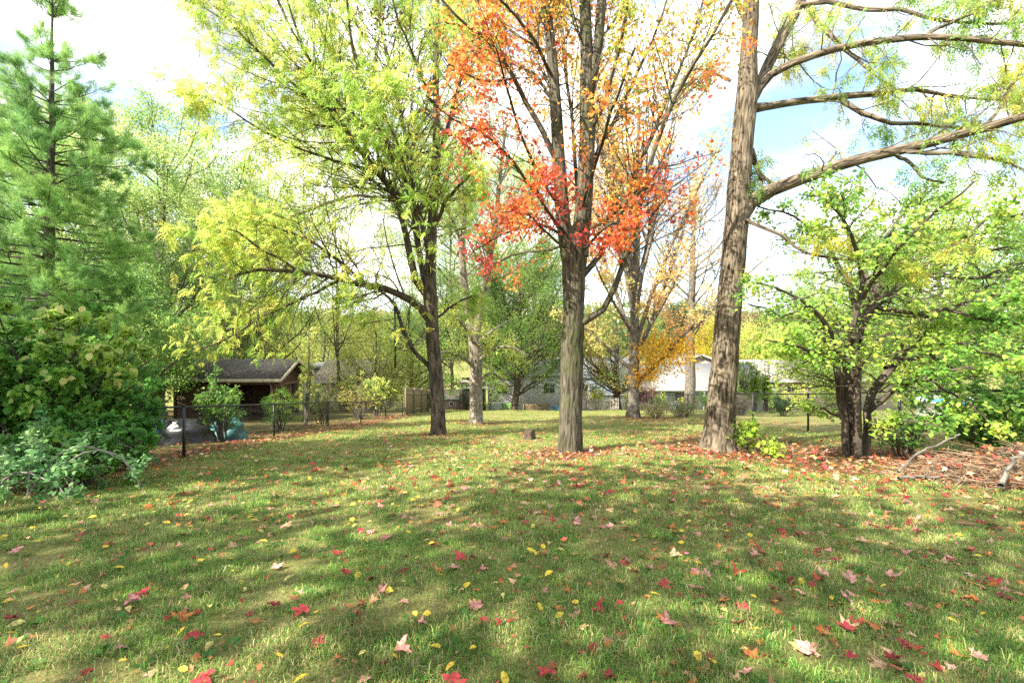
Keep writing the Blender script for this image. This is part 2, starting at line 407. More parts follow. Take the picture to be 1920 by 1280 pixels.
def trunk_tube(wood, d0, row, K=40, S=28, flare=1.5, lump=.05, seed=0):
    pts = []
    for q in row:
        d = d0 + (q[3] if len(q) > 3 else 0); pts.append((*P(q[0], q[1], d), q[2] * .5 * d / F))
    a, r = poly(pts, K, .006)
    a[0, 2] -= .12
    th = np.linspace(0, 2 * np.pi, S, endpoint=False)
    h = a[:, 2] - a[0, 2]
    fl = 1 + (flare - 1) * np.exp(-h / .28)
    but = 1 + .16 * np.exp(-h / .35)[:, None] * np.cos(5 * th[None, :] + seed)
    nn = (noise2(np.cos(th)[None, :] * 1.4 + 9 + 0 * h[:, None], h[:, None] * 1.7 + seed + 1.4 * np.sin(th)[None, :], seed) - .5) * 2 * lump
    R = r[:, None] * fl[:, None] * but * (1 + nn)
    wood.tubes(a[None], R[None], S)
    return a, r

# ------------------------------------------------------------------ ground
def axis(a, fine0, fine1, st, b):
    l = [fine0]; d = st
    while l[-1] > a: d *= 1.22; l.append(l[-1] - d)
    r = [fine1]; d = st
    while r[-1] < b: d *= 1.22; r.append(r[-1] + d)
    return np.array(l[::-1] + list(np.arange(fine0 + st, fine1, st)) + r)
xs = axis(-900, -22, 24, .3, 900); ys = axis(-60, -3, 62, .3, 900)
X, Y = np.meshgrid(xs, ys); Z = gz(X, Y)
nx, ny = len(xs), len(ys)
ii = np.arange(nx * ny).reshape(ny, nx)
quads = np.stack([ii[:-1, :-1], ii[:-1, 1:], ii[1:, 1:], ii[1:, :-1]], -1).reshape(-1)
def litter(x, y):
    """how thickly fallen leaves cover the ground (a property of the place)"""
    x = np.asarray(x, float); y = np.asarray(y, float)
    e = np.exp(-((x - 7.6) / 2.4) ** 2 - ((y - 9.2) / 2.6) ** 2) * 1.35 + np.exp(-((x - 6.0) / 2.6) ** 2 - ((y - 13) / 3.5) ** 2) * .8
    e += np.exp(-((x + 7.3) / .9) ** 2) * np.clip((y - 2) / 3, 0, 1) * (y < 31) * .9
    e += np.exp(-((x - 8.9) / 2.0) ** 2) * np.clip((y - 3) / 3, 0, 1) * (y < 11) * .45
    e += np.exp(-((x - 8) / 3.0) ** 2 - ((y - 27) / 4) ** 2) * .6
    for tx, ty, w in ((1.3, 10.2, 1.3), (1.0, 9.8, .8), (-2.4, 14.6, 1.1), (-1.6, 21, 1.0), (4.6, 10.6, 1.0), (.6, 15.6, .5)):
        e += np.exp(-((x - tx) ** 2 + (y - ty) ** 2) / w) * .8
    return np.clip(e, 0, 1.3)
gm, n, l, b = mat('lawn_soil')
a = n.new('ShaderNodeAttribute'); a.attribute_name = 'Col'
t = n.new('ShaderNodeTexCoord')
z1 = n.new('ShaderNodeTexNoise'); z1.inputs['Scale'].default_value = 42; z1.inputs['Detail'].default_value = 6; z1.inputs['Roughness'].default_value = .75
r1 = n.new('ShaderNodeValToRGB'); r1.color_ramp.elements[0].position = .3; r1.color_ramp.elements[1].position = .72
r1.color_ramp.elements[0].color = (.35, .35, .35, 1); r1.color_ramp.elements[1].color = (1.5, 1.45, 1.35, 1)
mxn = n.new('ShaderNodeMix'); mxn.data_type = 'RGBA'; mxn.blend_type = 'MULTIPLY'; mxn.inputs[0].default_value = 1
bp = n.new('ShaderNodeBump'); bp.inputs['Strength'].default_value = .9; bp.inputs['Distance'].default_value = .03
l.new(t.outputs['Object'], z1.inputs['Vector']); l.new(z1.outputs['Fac'], r1.inputs['Fac']); l.new(a.outputs['Color'], mxn.inputs[6]); l.new(r1.outputs['Color'], mxn.inputs[7])
l.new(mxn.outputs[2], b.inputs['Base Color']); l.new(z1.outputs['Fac'], bp.inputs['Height']); l.new(bp.outputs['Normal'], b.inputs['Normal'])
b.inputs['Roughness'].default_value = .95; b.inputs['Specular IOR Level'].default_value = .1
xf, yf = X.ravel(), Y.ravel()
pn = noise2(xf * .8, yf * .8, 4) * .6 + noise2(xf * 2.3, yf * 2.3, 5) * .4
c_g = np.array([.14, .175, .045]); c_o = np.array([.27, .235, .105]); c_b = np.array([.13, .078, .038])
gc = c_g[None] * (1 - pn[:, None]) + c_o[None] * pn[:, None]
li = np.clip(litter(xf, yf) * 1.1 - .1, 0, 1)[:, None]; gc = gc * (1 - li) + c_b[None] * li
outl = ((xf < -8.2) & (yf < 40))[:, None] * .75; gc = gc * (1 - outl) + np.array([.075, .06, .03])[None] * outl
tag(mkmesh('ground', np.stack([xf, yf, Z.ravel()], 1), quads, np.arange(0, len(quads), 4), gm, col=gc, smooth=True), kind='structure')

# ------------------------------------------------------------------ grass (stuff)
def blades(m, y0, y1, hmin, hmax, wd, tuft_=False):
    u = rng.uniform(0, 1, m); y = np.sqrt(y0 ** 2 + u * (y1 ** 2 - y0 ** 2)); x = rng.uniform(-1.3, 1.3, m) * y
    lawn = (x > -7.6 - rng.normal(0, .25, m)) & (x < 11.5 + (y > 30) * 60) & (y < 47)
    lt = litter(x, y); keep = lawn & (rng.uniform(0, 1, m) > np.clip(lt * 1.15 - .1, 0, .93))
    cl = noise2(x * 3.1, y * 3.1, 7) * .35 + noise2(x * 9, y * 9, 8) * .35 + noise2(x * 1.2, y * 1.2, 14) * .3
    keep &= rng.uniform(.2, .62, m) < cl
    keep &= ~((noise2(x * 1.05 + 40, y * 1.05, 27) > .74) & (rng.uniform(0, 1, m) < .75))      # worn patches
    if tuft_: keep &= noise2(x * 2.1, y * 2.1, 31) * .6 + noise2(x * 7, y * 7, 32) * .4 > .62
    x, y, cl = x[keep], y[keep], cl[keep]; m = len(x)
    h = rng.uniform(hmin, hmax, m) * (.55 + .9 * cl); w = wd * rng.uniform(.6, 1.3, m)
    az = rng.uniform(0, 2 * np.pi, m); le = rng.uniform(.1, 1.15, m); bx, by = np.cos(az), np.sin(az)
    fx = rng.uniform(0, 2 * np.pi, m); wx, wy = np.cos(fx) * w, np.sin(fx) * w
    z = gz(x, y) - .004
    V = np.zeros((m, 5, 3))
    V[:, 0] = np.stack([x - wx, y - wy, z], 1); V[:, 1] = np.stack([x + wx, y + wy, z], 1)
    mx_, my_, mz = x + bx * h * le * .4, y + by * h * le * .4, z + h * (.72 - .12 * le)
    V[:, 2] = np.stack([mx_ + wx * .7, my_ + wy * .7, mz], 1); V[:, 3] = np.stack([mx_ - wx * .7, my_ - wy * .7, mz], 1)
    V[:, 4] = np.stack([x + bx * h * le, y + by * h * le, z + h * (1.05 - .6 * le)], 1)
    big = noise2(x * .8, y * .8, 4) * .6 + noise2(x * 2.3, y * 2.3, 5) * .4
    dry = rng.uniform(0, 1, m) < (big * .5 + noise2(x * 4.3, y * 4.3, 23) * .5 - .22) * .82
    g = palette([(.09, .195, .033), (.145, .24, .045), (.215, .28, .065), (.07, .16, .03)], m, .2)
    d = palette([(.42, .36, .18), (.30, .24, .11), (.28, .26, .09)], m, .2)
    c = np.where(dry[:, None], d, g) * (.62 + .62 * noise2(x * 3.7, y * 3.7, 17) + .6 * noise2(x * 11, y * 11, 18))[:, None]
    return V.reshape(-1, 3), np.repeat(c, 5, 0), m
GV = []; GC = []; gm_n = 0    # four rings of blades, coarser with distance, plus taller tufts
for m, y0, y1, h0, h1, wd in ((330000, 1.7, 4.5, .022, .055, .0021), (340000, 4.5, 10, .025, .06, .0034), (260000, 10, 20, .03, .07, .0065), (170000, 20, 46, .035, .08, .012), (150000, 1.7, 6, .05, .095, .0024), (140000, 6, 16, .05, .10, .005)):
    v, c, k = blades(m, y0, y1, h0, h1, wd, h0 == .05); GV.append(v); GC.append(c); gm_n += k
base = (np.arange(gm_n) * 5)[:, None]
glv = (base + np.array([0, 1, 2, 3, 3, 2, 4])[None]).ravel(); gls = (np.arange(gm_n)[:, None] * 7 + np.array([0, 4])[None]).ravel()
tag(mkmesh('grass', np.concatenate(GV), glv, gls, M['grass'], col=np.concatenate(GC)), 'short mown lawn grass with dry straw patches', 'grass', kind='stuff')
# broad-leaved weeds in the lawn
wl = Leaves(); m = 900
wx = rng.uniform(-1.2, 1.2, m); wy = np.sqrt(rng.uniform(3.2, 120, m)); wx = wx * wy; ok = (wx > -6) & (wx < 8); wx, wy = wx[ok], wy[ok]
q = np.repeat(np.arange(len(wx)), 7); az = rng.uniform(0, 2 * np.pi, len(q)); s = rng.uniform(.02, .05, len(q))
pos = np.stack([wx[q] + np.cos(az) * .012, wy[q] + np.sin(az) * .012, gz(wx[q], wy[q]) + .012], 1)
wl.put(OVAL, pos, np.stack([np.cos(az), np.sin(az), rng.uniform(.1, .7, len(q))], 1), np.tile([0, 0, 1.], (len(q), 1)), s, palette([(.08, .22, .04), (.06, .16, .03)], len(q), .15))
tag(wl.build('lawn_weeds', M['leaf']), 'low broad-leaved weeds growing through the lawn', 'weeds', kind='stuff')

# ------------------------------------------------------------------ generic trees
def finish(root, wood, leaves, bark, leafm='leaf', extra=()):
    o = [wood.build('trunk', bark)]
    if leaves is not None and leaves.n: o.append(leaves.build('crown', M[leafm]))
    rebase(root, *o); return root

def bgtree(name, label, px, base_d, top_py, wpx, cols, nl=26, leaf=.22, nleaf=9000, bark='bark_dark', cz=.56, group=None, cat='tree', fork=.3, tw=.018, T=None, xy=None, droop=.3, low=None, puff=1.8, nl2=8, dens=4.6, trunk_r=None):
    x = (px - 960) / F * base_d; y = base_d
    if xy: x, y = xy
    z0 = g1(x, y); H = CAMH - (top_py - 640) / F * base_d - z0; rx = wpx * .5 / F * base_d
    root = thing(name, label, cat, (x, y, z0), group)
    wd = Wood(); lv = Leaves()
    r = trunk_r or (H * tw)
    lean = rng.normal(0, .03, 2)
    tp = [(x, y, z0 - .15, r * 1.25), (x + lean[0] * H * .3, y, z0 + H * .12, r), (x + lean[0] * H * .5, y + lean[1] * H * .4, z0 + H * .5, r * .6), (x + lean[0] * H, y + lean[1] * H, z0 + H * .80, r * .10)]
    a, rr = poly(tp, 14, H * .004); wd.tubes(a[None], rr[None], 9)
    zc0 = (low if low is not None else (cz - .42)) * H; cen = z0 + (H + zc0) / 2; hz = (H - zc0) / 2
    PP = []; RR = []
    for i in range(int(nl * 1.35)):
        while True:
            u = rng.normal(size=3); u /= np.linalg.norm(u); s = rng.uniform(.45, 1) ** .5
            if u[2] > -.9: break
        tg = np.array([x + lean[0] * H * .5 + u[0] * rx * s, y + u[1] * rx * s, cen + u[2] * hz * s])
        hd = math.hypot(tg[0] - x, tg[1] - y); sz = np.clip(tg[2] - z0 - hd * rng.uniform(.5, 1.0) - hz * .12, H * fork * .5, H * .7)
        k = np.clip(sz / H / .80 * 13, 0, 12.9); k0 = int(k); st = a[k0] + (a[k0 + 1] - a[k0]) * (k - k0)
        md = st * .5 + tg * .5 + np.array([(tg[0] - x) * .12, (tg[1] - y) * .12, -hz * .04])
        r0 = min(rr[k0] * .55, .012 * np.linalg.norm(tg - st) + .01)
        p_, q_ = poly([(*st, r0), (*md, r0 * .65), (*tg, r0 * .22)], 8, .05); PP.append(p_); RR.append(q_)
    PP = np.array(PP); RR = np.array(RR); wd.tubes(PP, RR, 6)
    P1, R1 = spawn(PP, RR, nl2, (.2, 1), 50, .55, .08, .16, 6, .0, .4, rx * .8)
    wd.tubes(P1, R1, 4)
    P2, R2 = spawn(P1, R1, 5, (.2, 1), 48, .5, .05, .18, 5, -.01, .25, rx * .4)
    wd.tubes(P2, R2, 3)
    k = max(1, int(round(nleaf * dens / len(P2)))); pos, tan = along_twigs(P2, k, (.15, 1.05)); pos = pos + rng.normal(0, puff * leaf, pos.shape)
    al, nr = leafdirs(tan, droop); sz = leaf * rng.uniform(.45, 1.0, len(pos))
    lv.mixed(T or [DIAM], pos, al, nr, sz, clumpcol(pos, cols, 5.0 / max(rx, 2)))
    return finish(root, wd, lv, M[bark])

# ------------------------------------------------------------------ main trees
RED = [(.44, .05, .045), (.58, .09, .04), (.68, .15, .03), (.73, .24, .035), (.68, .36, .05), (.50, .48, .06), (.32, .47, .06)]
LIME = [(.26, .44, .05), (.40, .56, .07), (.54, .62, .09), (.66, .62, .09), (.38, .54, .07), (.30, .48, .055)]

# red maple, nearest to the middle
d0 = 10.4
wd = Wood(); lv = Leaves()
trunk_tube(wd, d0, [(1068, 854, 44), (1069, 780, 43), (1072, 690, 41), (1075, 600, 41), (1076, 520, 43), (1080, 455, 46), (1086, 430, 40)], seed=3, flare=1.2, lump=.06)
lead, leadr = limbs_px(d0, [
    [(1068, 490, 30), (1055, 400, 27), (1047, 280, 24), (1037, 130, 20), (1022, 0, 17), (1005, -170, 12)],
    [(1086, 480, 36), (1096, 360, 31), (1102, 220, 29), (1100, 130, 25), (1096, 0, 21), (1090, -170, 14)],
    [(1104, 170, 22), (1122, 80, 19), (1128, 0, 17), (1140, -160, 11)]], 18, .01)
wd.tubes(lead, leadr, 12)
lim, limr = limbs_px(d0, [
    [(1094, 604, 17, -.1), (1124, 588, 15, -.3), (1150, 545, 14, -.5), (1185, 440, 12, -.7), (1225, 290, 11, -.9), (1275, 165, 9, -1.2), (1345, 50, 7, -1.6), (1400, -60, 4, -2)],
    [(1090, 520, 15), (1118, 490, 13, .1), (1150, 430, 12, .3), (1195, 320, 10, .5), (1250, 190, 8, .8), (1300, 60, 6, 1), (1340, -80, 4, 1.3)],
    [(1050, 430, 10), (1020, 385, 8, -.3), (960, 300, 7, -.9), (905, 250, 5, -1.3), (850, 225, 4, -1.6), (800, 180, 3, -1.9)],
    [(1044, 300, 15), (1010, 235, 13, -.2), (965, 150, 11, -.4), (915, 75, 9, -.6), (870, 45, 7, -.8), (810, -20, 5, -1)],
    [(915, 75, 8, -.6), (900, 20, 7, -.4), (885, -70, 5, -.2)],
    [(1038, 170, 9), (1010, 90, 8, .4), (975, 40, 7, .8), (945, -40, 5, 1.1)],
    [(1052, 440, 7), (1010, 420, 6, -.4), (950, 435, 5, -.9), (890, 470, 3, -1.3)],
    [(1100, 320, 10), (1145, 240, 9, .3), (1190, 150, 7, .7), (1230, 60, 5, 1), (1260, -30, 4, 1.2)],
    [(1102, 250, 11), (1130, 200, 10, -.3), (1155, 110, 8, -.7), (1180, 0, 6, -1.1)],
    [(1084, 380, 9), (1075, 250, 8, 1.0), (1060, 120, 7, 2.2), (1050, -20, 5, 3.2)],
    [(1090, 400, 9), (1120, 300, 8, -1.1), (1150, 200, 7, -2.2), (1190, 90, 5, -3.0)],
    [(1060, 400, 8), (1010, 330, 7, -1.0), (960, 200, 6, -2.0), (930, 90, 4, -2.7)],
    [(1095, 440, 7), (1150, 400, 6, -.8), (1200, 360, 5, -1.4), (1260, 330, 3, -1.9)],
    [(1060, 460, 7), (1010, 470, 6, .6), (955, 480, 5, 1.2), (915, 500, 3, 1.6)],
    [(1066, 470, 7), (1030, 440, 6, -.8), (985, 400, 4, -1.5), (940, 400, 3, -2)], [(1062, 440, 7), (1030, 400, 6, -1.2), (1000, 350, 4, -2.2), (960, 330, 3, -2.8)], [(1092, 470, 7), (1120, 440, 6, -1.2), (1150, 420, 5, -1.9), (1180, 430, 3, -2.4)], [(1070, 460, 7), (1040, 430, 6, .9), (990, 400, 4, 1.7), (930, 380, 3, 2.4)],
    [(1046, 200, 8), (1000, 140, 7, 1.4), (940, 110, 5, 2.6), (880, 90, 3, 3.4)], [(1040, 150, 8), (990, 60, 7, -1.2), (930, -10, 5, -2.2), (880, -60, 3, -3)], [(1100, 120, 8), (1150, 40, 6, 1.4), (1200, -40, 4, 2.4)], [(965, 150, 6, -.4), (900, 150, 5, -1.2), (840, 120, 3, -2)], [(940, 110, 5, 2.6), (880, 60, 4, 2.2), (830, 40, 3, 1.8)]], 14, .015)
limr = limr * .8
wd.tubes(lim, limr, 8)
P1, R1 = spawn(np.concatenate([lead[:, -14:], lim]), np.concatenate([leadr[:, -14:], limr]), lambda L_: 4.6 * L_, (.2, .98), 46, .38, .12, .13, 6, .02, .35, 1.9)
R1 = R1 * .62; wd.tubes(P1, R1, 5)
P2, R2 = spawn(P1, R1, 6, (.2, 1), 50, .5, .0, .15, 5, -.01, .15, .8); wd.tubes(P2, R2, 3)
pos, tan = along_twigs(np.concatenate([P2, P1[:, -5:]]), 9, (.2, 1.08))
pos = pos + rng.normal(0, .09, pos.shape)
# how far each spray has turned: low and left-hand sprays red, high inner ones still green
hz = (pos[:, 2] - 3.0) / 6.0; turn = np.clip(.12 + np.clip(hz, 0, 2) ** .9 * .56 + (noise2(pos[:, 0] * .9 + 3, pos[:, 2] * .9 + pos[:, 1] * .5, 9) - .5) * .75 + rng.normal(0, .15, len(pos)), 0, .999)
dens = noise2(pos[:, 0] * 1.1 + 7, pos[:, 2] * 1.1 + pos[:, 1] * .7, 12); keep = dens + rng.uniform(-.42, .42, len(pos)) > .535 - .13 * np.clip(hz, 0, 1.3)
pos, tan, turn = pos[keep], tan[keep], turn[keep]
f = turn * (len(RED) - 1); i = f.astype(int); w = (f - i)[:, None]; c = np.array(RED)[i] * (1 - w) + np.array(RED)[np.minimum(i + 1, len(RED) - 1)] * w
c = np.clip(c * (1 + rng.normal(0, .2, (len(c), 1))), .01, .9)
al, nr = leafdirs(tan, .45, .7, .8); lv.mixed(MAPLES, pos, al, nr, rng.uniform(.05, .095, len(pos)), c)
x, y = onground(1068, 850)
finish(thing('maple_tree', 'maple with furrowed grey trunk and red to orange leaves near the middle of the lawn', 'tree', (x, d0, g1(x, d0))), wd, lv, M['bark_maple'])

# walnut with the long limb reaching left
d0 = 14.8
wd = Wood(); lv = Leaves()
trunk_tube(wd, d0, [(823, 820, 27), (819, 730, 26), (812, 640, 25), (808, 560, 23), (808, 470, 20), (813, 380, 17), (818, 280, 14), (818, 150, 11), (820, 0, 8), (815, -150, 5)], 46, 20, 1.3, .05, 5)
lim, limr = limbs_px(d0, [
    [(806, 600, 17), (780, 570, 15, -.3), (740, 550, 13, -.8), (690, 533, 12, -1.3), (640, 524, 10, -1.7), (560, 512, 8, -2.2), (480, 508, 6, -2.6), (410, 528, 4, -3)],
    [(805, 560, 15), (777, 520, 14, -.2), (762, 440, 12, -.5), (738, 370, 11, -.8), (700, 320, 9, -1.1), (650, 245, 8, -1.5), (610, 170, 6, -1.8), (565, 80, 5, -2.1), (535, -20, 3, -2.4)],
    [(803, 590, 13), (790, 500, 12, .4), (776, 400, 11, .8), (768, 300, 9, 1.1), (742, 180, 7, 1.5), (715, 60, 5, 1.8), (700, -80, 3, 2)],
    [(808, 480, 12), (788, 410, 11, -.4), (742, 300, 9, -.9), (690, 190, 7, -1.4), (660, 80, 5, -1.8), (645, -50, 3, -2.2)],
    [(808, 690, 9), (775, 655, 8, -.3), (750, 605, 7, -.6), (735, 565, 6, -.9), (705, 545, 4, -1.3), (660, 560, 3, -1.8)],
    [(812, 430, 8), (838, 372, 7, -.4), (875, 335, 5, -.8), (905, 318, 3, -1.2)],
    [(818, 300, 9), (845, 220, 8, .5), (870, 120, 6, .9), (885, 20, 4, 1.3)],
    [(640, 524, 6, -1.7), (560, 562, 5, -1.6), (480, 600, 4, -1.5), (410, 640, 3, -1.3), (365, 655, 2, -1.1)],
    [(702, 322, 6, -1.1), (610, 295, 5, -1.9), (510, 255, 4, -2.6), (430, 205, 3, -3.2), (385, 185, 2, -3.6)],
    [(650, 245, 6, -1.5), (565, 170, 5, -2.2), (475, 90, 4, -2.8), (400, 10, 3, -3.3)],
    [(735, 370, 6, -.8), (650, 370, 5, .6), (560, 400, 4, 1.9), (480, 430, 3, 2.8)],
    [(775, 400, 7, .8), (720, 330, 6, 2.2), (640, 260, 5, 3.4), (560, 220, 3, 4.4)],
    [(690, 533, 6, -1.3), (610, 470, 5, -1.6), (530, 430, 4, -1.6), (440, 400, 3, -1.6)],
    [(815, 200, 6), (780, 120, 5, -1), (745, 20, 4, -1.8), (720, -80, 3, -2.4)],
    [(768, 300, 6, 1.1), (800, 200, 5, 2), (830, 90, 4, 2.8), (850, -30, 3, 3.5)],
    [(808, 520, 7), (795, 440, 6, -1.3), (770, 340, 5, -2.6), (740, 260, 4, -3.4), (700, 160, 3, -4)],
    [(740, 300, 6, -.9), (650, 200, 5, -.2), (570, 100, 4, .4), (510, -20, 3, 1)],
    [(805, 620, 6), (830, 590, 5, .6), (870, 560, 4, 1.1), (900, 555, 3, 1.6)],
    [(560, 512, 5, -2.2), (500, 470, 4, -2.7), (430, 430, 3, -3.2), (350, 410, 2, -3.8)]], 14, .03)
wd.tubes(lim, limr, 7)
P1, R1 = spawn(lim, limr, lambda L_: 7.5 * L_, (.16, 1), 52, .52, .08, .16, 6, .0, .4, 3.0); wd.tubes(P1, R1 * .6, 4)
P2, R2 = spawn(P1, R1 * .6, 5, (.25, 1), 48, .5, -.02, .2, 5, -.02, .2, 1.0); wd.tubes(P2, R2, 3)
pos, tan = along_twigs(np.concatenate([P2, P1[:, -5:]]), 5, (.25, 1.0)); keep = rng.uniform(size=len(pos)) < (.26 + .36 * np.clip((pos[:, 2] - 1.6) / 2.5, 0, 1)) * (.5 + .75 * noise2(pos[:, 0] * .8, pos[:, 2] * .8 + pos[:, 1] * .6, 21)); keep &= pos[:, 2] > .8 + rng.normal(0, .12, len(pos))
pos, tan = pos[keep], tan[keep]; al, nr = leafdirs(tan, .55, .8, .7)
lv.mixed(COMP, pos, al, nr, rng.uniform(.19, .36, len(pos)), clumpcol(pos, LIME, 1.0))
x, y = onground(823, 818)
sc = Leaves(); m = 260; qa = P(722, 38, d0 - 1.7) + rng.normal(0, 1, (m, 3)) * np.array([.42, .3, .26]); sc.put(DIAM, qa, rng.normal(size=(m, 3)) - np.array([0, 0, .6]), rng.normal(size=(m, 3)), rng.uniform(.08, .14, m), palette([(.10, .045, .02), (.15, .07, .03)], m, .25)); lv.v += sc.v; lv.c += sc.c; lv.lv += [q_ + lv.n for q_ in sc.lv]; lv.tot += sc.tot; lv.n += sc.n
wr = finish(thing('walnut_tree', 'yellow-green tree with a slim dark trunk and one long limb arching left towards the shed', 'tree', (x, d0, g1(x, d0))), wd, lv, M['bark_dark'])

# big ash on the right
d0 = 10.9
wd = Wood(); lv = Leaves()
trunk_tube(wd, d0, [(1345, 848, 56), (1351, 780, 52), (1358, 690, 47), (1368, 560, 43), (1381, 410, 41), (1390, 290, 38), (1399, 190, 37), (1405, 90, 29), (1408, 0, 26), (1412, -180, 20)], 60, 32, 1.42, .035, 8)
lim, limr = limbs_px(d0, [
    [(1385, 405, 40), (1402, 382, 32), (1430, 363, 25, -.2), (1500, 337, 23, -.5), (1580, 308, 21, -.8), (1650, 290, 20, -1.1), (1740, 270, 18, -1.4), (1830, 246, 17, -1.8), (1930, 215, 15, -2.2), (2080, 160, 11, -2.8), (2230, 120, 6, -3.3)],
    [(1402, 205, 20), (1425, 200, 15), (1500, 190, 13, .3), (1575, 184, 12, .5), (1650, 174, 10, .7), (1730, 169, 8, .9), (1775, 180, 6, 1), (1840, 187, 4, 1.1), (1930, 195, 3, 1.2)],
    [(1400, 190, 24), (1420, 168, 17), (1440, 145, 14), (1500, 113, 13, -.3), (1560, 92, 13, -.6), (1620, 78, 12, -.9), (1730, 71, 11, -1.3), (1830, 76, 10, -1.6), (1930, 84, 9, -1.9), (2060, 110, 6, -2.3)],
    [(1402, 195, 26), (1425, 158, 20, .2), (1445, 110, 20, .5), (1475, 50, 19, .8), (1505, 0, 17, 1.1), (1560, -110, 12, 1.8)],
    [(1575, 184, 9, .5), (1630, 218, 9, .2), (1690, 232, 7, -.1), (1790, 238, 5, -.3), (1860, 245, 3, -.5)],
    [(1690, 283, 8, -1.3), (1760, 286, 8, -1.5), (1850, 296, 7, -1.8), (1905, 312, 5, -2), (1960, 345, 3, -2.2)],
    [(1675, 288, 7, -1.2), (1710, 310, 6, -1.3), (1735, 335, 5, -1.4), (1770, 342, 3, -1.5)],
    [(1505, 5, 10, 1.1), (1540, 50, 9, .8), (1565, 75, 8, .6), (1600, 108, 6, .5), (1640, 140, 4, .3), (1680, 165, 3, .2)],
    [(1500, 10, 9, .9), (1560, 5, 8, .5), (1620, 18, 8, .2), (1690, 18, 7, -.1), (1740, 34, 6, -.3), (1840, 44, 5, -.6), (1930, 40, 4, -.9)],
    [(1408, 280, 12), (1416, 305, 10), (1428, 330, 8, -.1), (1445, 342, 4, -.2)],
    [(1440, 365, 5, -.2), (1432, 350, 5, -.1), (1424, 325, 4), (1414, 290, 4)],
    [(1408, 60, 12), (1380, 0, 10, .6), (1350, -90, 7, 1.2)],
    [(1382, 400, 7), (1420, 425, 6, -.5), (1470, 440, 6, -.8), (1500, 470, 5, -1), (1560, 485, 5, -1.2), (1680, 487, 4, -1.5), (1740, 482, 4, -1.8), (1830, 440, 3, -2.2)],
    [(1370, 152, 6), (1340, 140, 5, .2), (1310, 130, 4, .5), (1280, 140, 2, .8)],
    [(1730, 71, 7, -1.3), (1790, 40, 6, -1.2), (1850, 10, 5, -1), (1900, -40, 4, -.8)],
    [(1830, 246, 7, -1.8), (1870, 210, 6, -1.6), (1900, 150, 5, -1.3), (1930, 110, 3, -1)]], 16, .015)
wd.tubes(lim, limr, 10)
P1, R1 = spawn(lim, limr, lambda L_: 4.4 * L_, (.2, 1), 58, .26, .0, .24, 7, .01, .35, 1.8); wd.tubes(P1, R1 * .7, 5)
P2, R2 = spawn(P1, R1 * .7, 5, (.3, 1), 48, .5, -.04, .26, 5, -.01, .15, .7); wd.tubes(P2, R2, 3)
pos, tan = along_twigs(P2, 4, (.4, 1.0)); keep = (rng.uniform(size=len(pos)) < 1.35 * noise2(pos[:, 0] * 1.1, pos[:, 2] * 1.1 + pos[:, 1], 31))
pos, tan = pos[keep], tan[keep]; al, nr = leafdirs(tan, .8, .6, .7)
lv.mixed(COMPS, pos, al, nr, rng.uniform(.18, .31, len(pos)), clumpcol(pos, [(.18, .34, .06), (.30, .44, .08), (.48, .50, .07), (.66, .52, .06)], 1.2))
x, y = onground(1345, 845)
finish(thing('ash_tree', 'big leaning tree with ridged tan bark and nearly bare limbs reaching out to the right', 'tree', (x, d0, g1(x, d0))), wd, lv, M['bark_ash'])

# pale forked tree
d0 = 21.3
wd = Wood(); lv = Leaves()
trunk_tube(wd, d0, [(893, 797, 25), (893, 740, 24), (892, 680, 24), (890, 620, 25)], 24, 18, 1.35, .06, 12)
lim, limr = limbs_px(d0, [
    [(889, 630, 18), (876, 570, 15), (868, 510, 13, .2), (866, 450, 10, .3), (872, 390, 8, .4), (860, 320, 6, .6), (850, 240, 4, .8)],
    [(891, 630, 19), (902, 570, 16), (912, 520, 14, -.2), (920, 470, 12, -.3), (931, 400, 9, -.5), (938, 330, 7, -.7), (950, 240, 4, -.9)],
    [(866, 455, 7, .3), (850, 420, 6, 0), (835, 380, 5, -.4), (815, 330, 3, -.8)],
    [(922, 450, 7, -.3), (950, 420, 6, .4), (985, 380, 4, 1), (1010, 330, 3, 1.4)],
    [(892, 690, 7), (865, 670, 5, -.8), (830, 660, 4, -1.5), (800, 680, 3, -2)], [(893, 680, 7), (925, 655, 5, -.7), (960, 650, 4, -1.4), (990, 668, 3, -1.8)],
    [(892, 720, 6), (870, 715, 5, .7), (840, 725, 3, 1.4)], [(893, 720, 6), (920, 700, 5, .7), (945, 715, 3, 1.3)],
    [(890, 650, 6), (880, 625, 5, -1), (860, 600, 4, -2), (840, 590, 3, -2.8)], [(891, 650, 6), (910, 630, 5, 1), (940, 610, 4, 2), (960, 600, 3, 2.6)]], 12, .02)
wd.tubes(lim, limr, 8)
P1, R1 = spawn(lim, limr, lambda L_: 2.6 * L_, (.25, 1), 48, .4, .05, .16, 6, 0, .4, 2.2); wd.tubes(P1, R1, 4)
P2, R2 = spawn(P1, R1, 4, (.3, 1), 45, .5, -.03, .2, 5, -.02, .25, .9); wd.tubes(P2, R2, 3)
pos, tan = along_twigs(P2, 20, (.1, 1.05)); pos = pos + rng.normal(0, .14, pos.shape); al, nr = leafdirs(tan, .4)
lv.put(DIAM, pos, al, nr, rng.uniform(.08, .16, len(pos)), clumpcol(pos, [(.14, .28, .04), (.22, .38, .06), (.36, .48, .08), (.48, .5, .09)], .7))
x, y = onground(893, 795)
finish(thing('pale_barked_tree', 'pale-barked tree that forks into two, between the slim dark trunk and the red maple', 'tree', (x, d0, g1(x, d0))), wd, lv, M['bark_pale'])

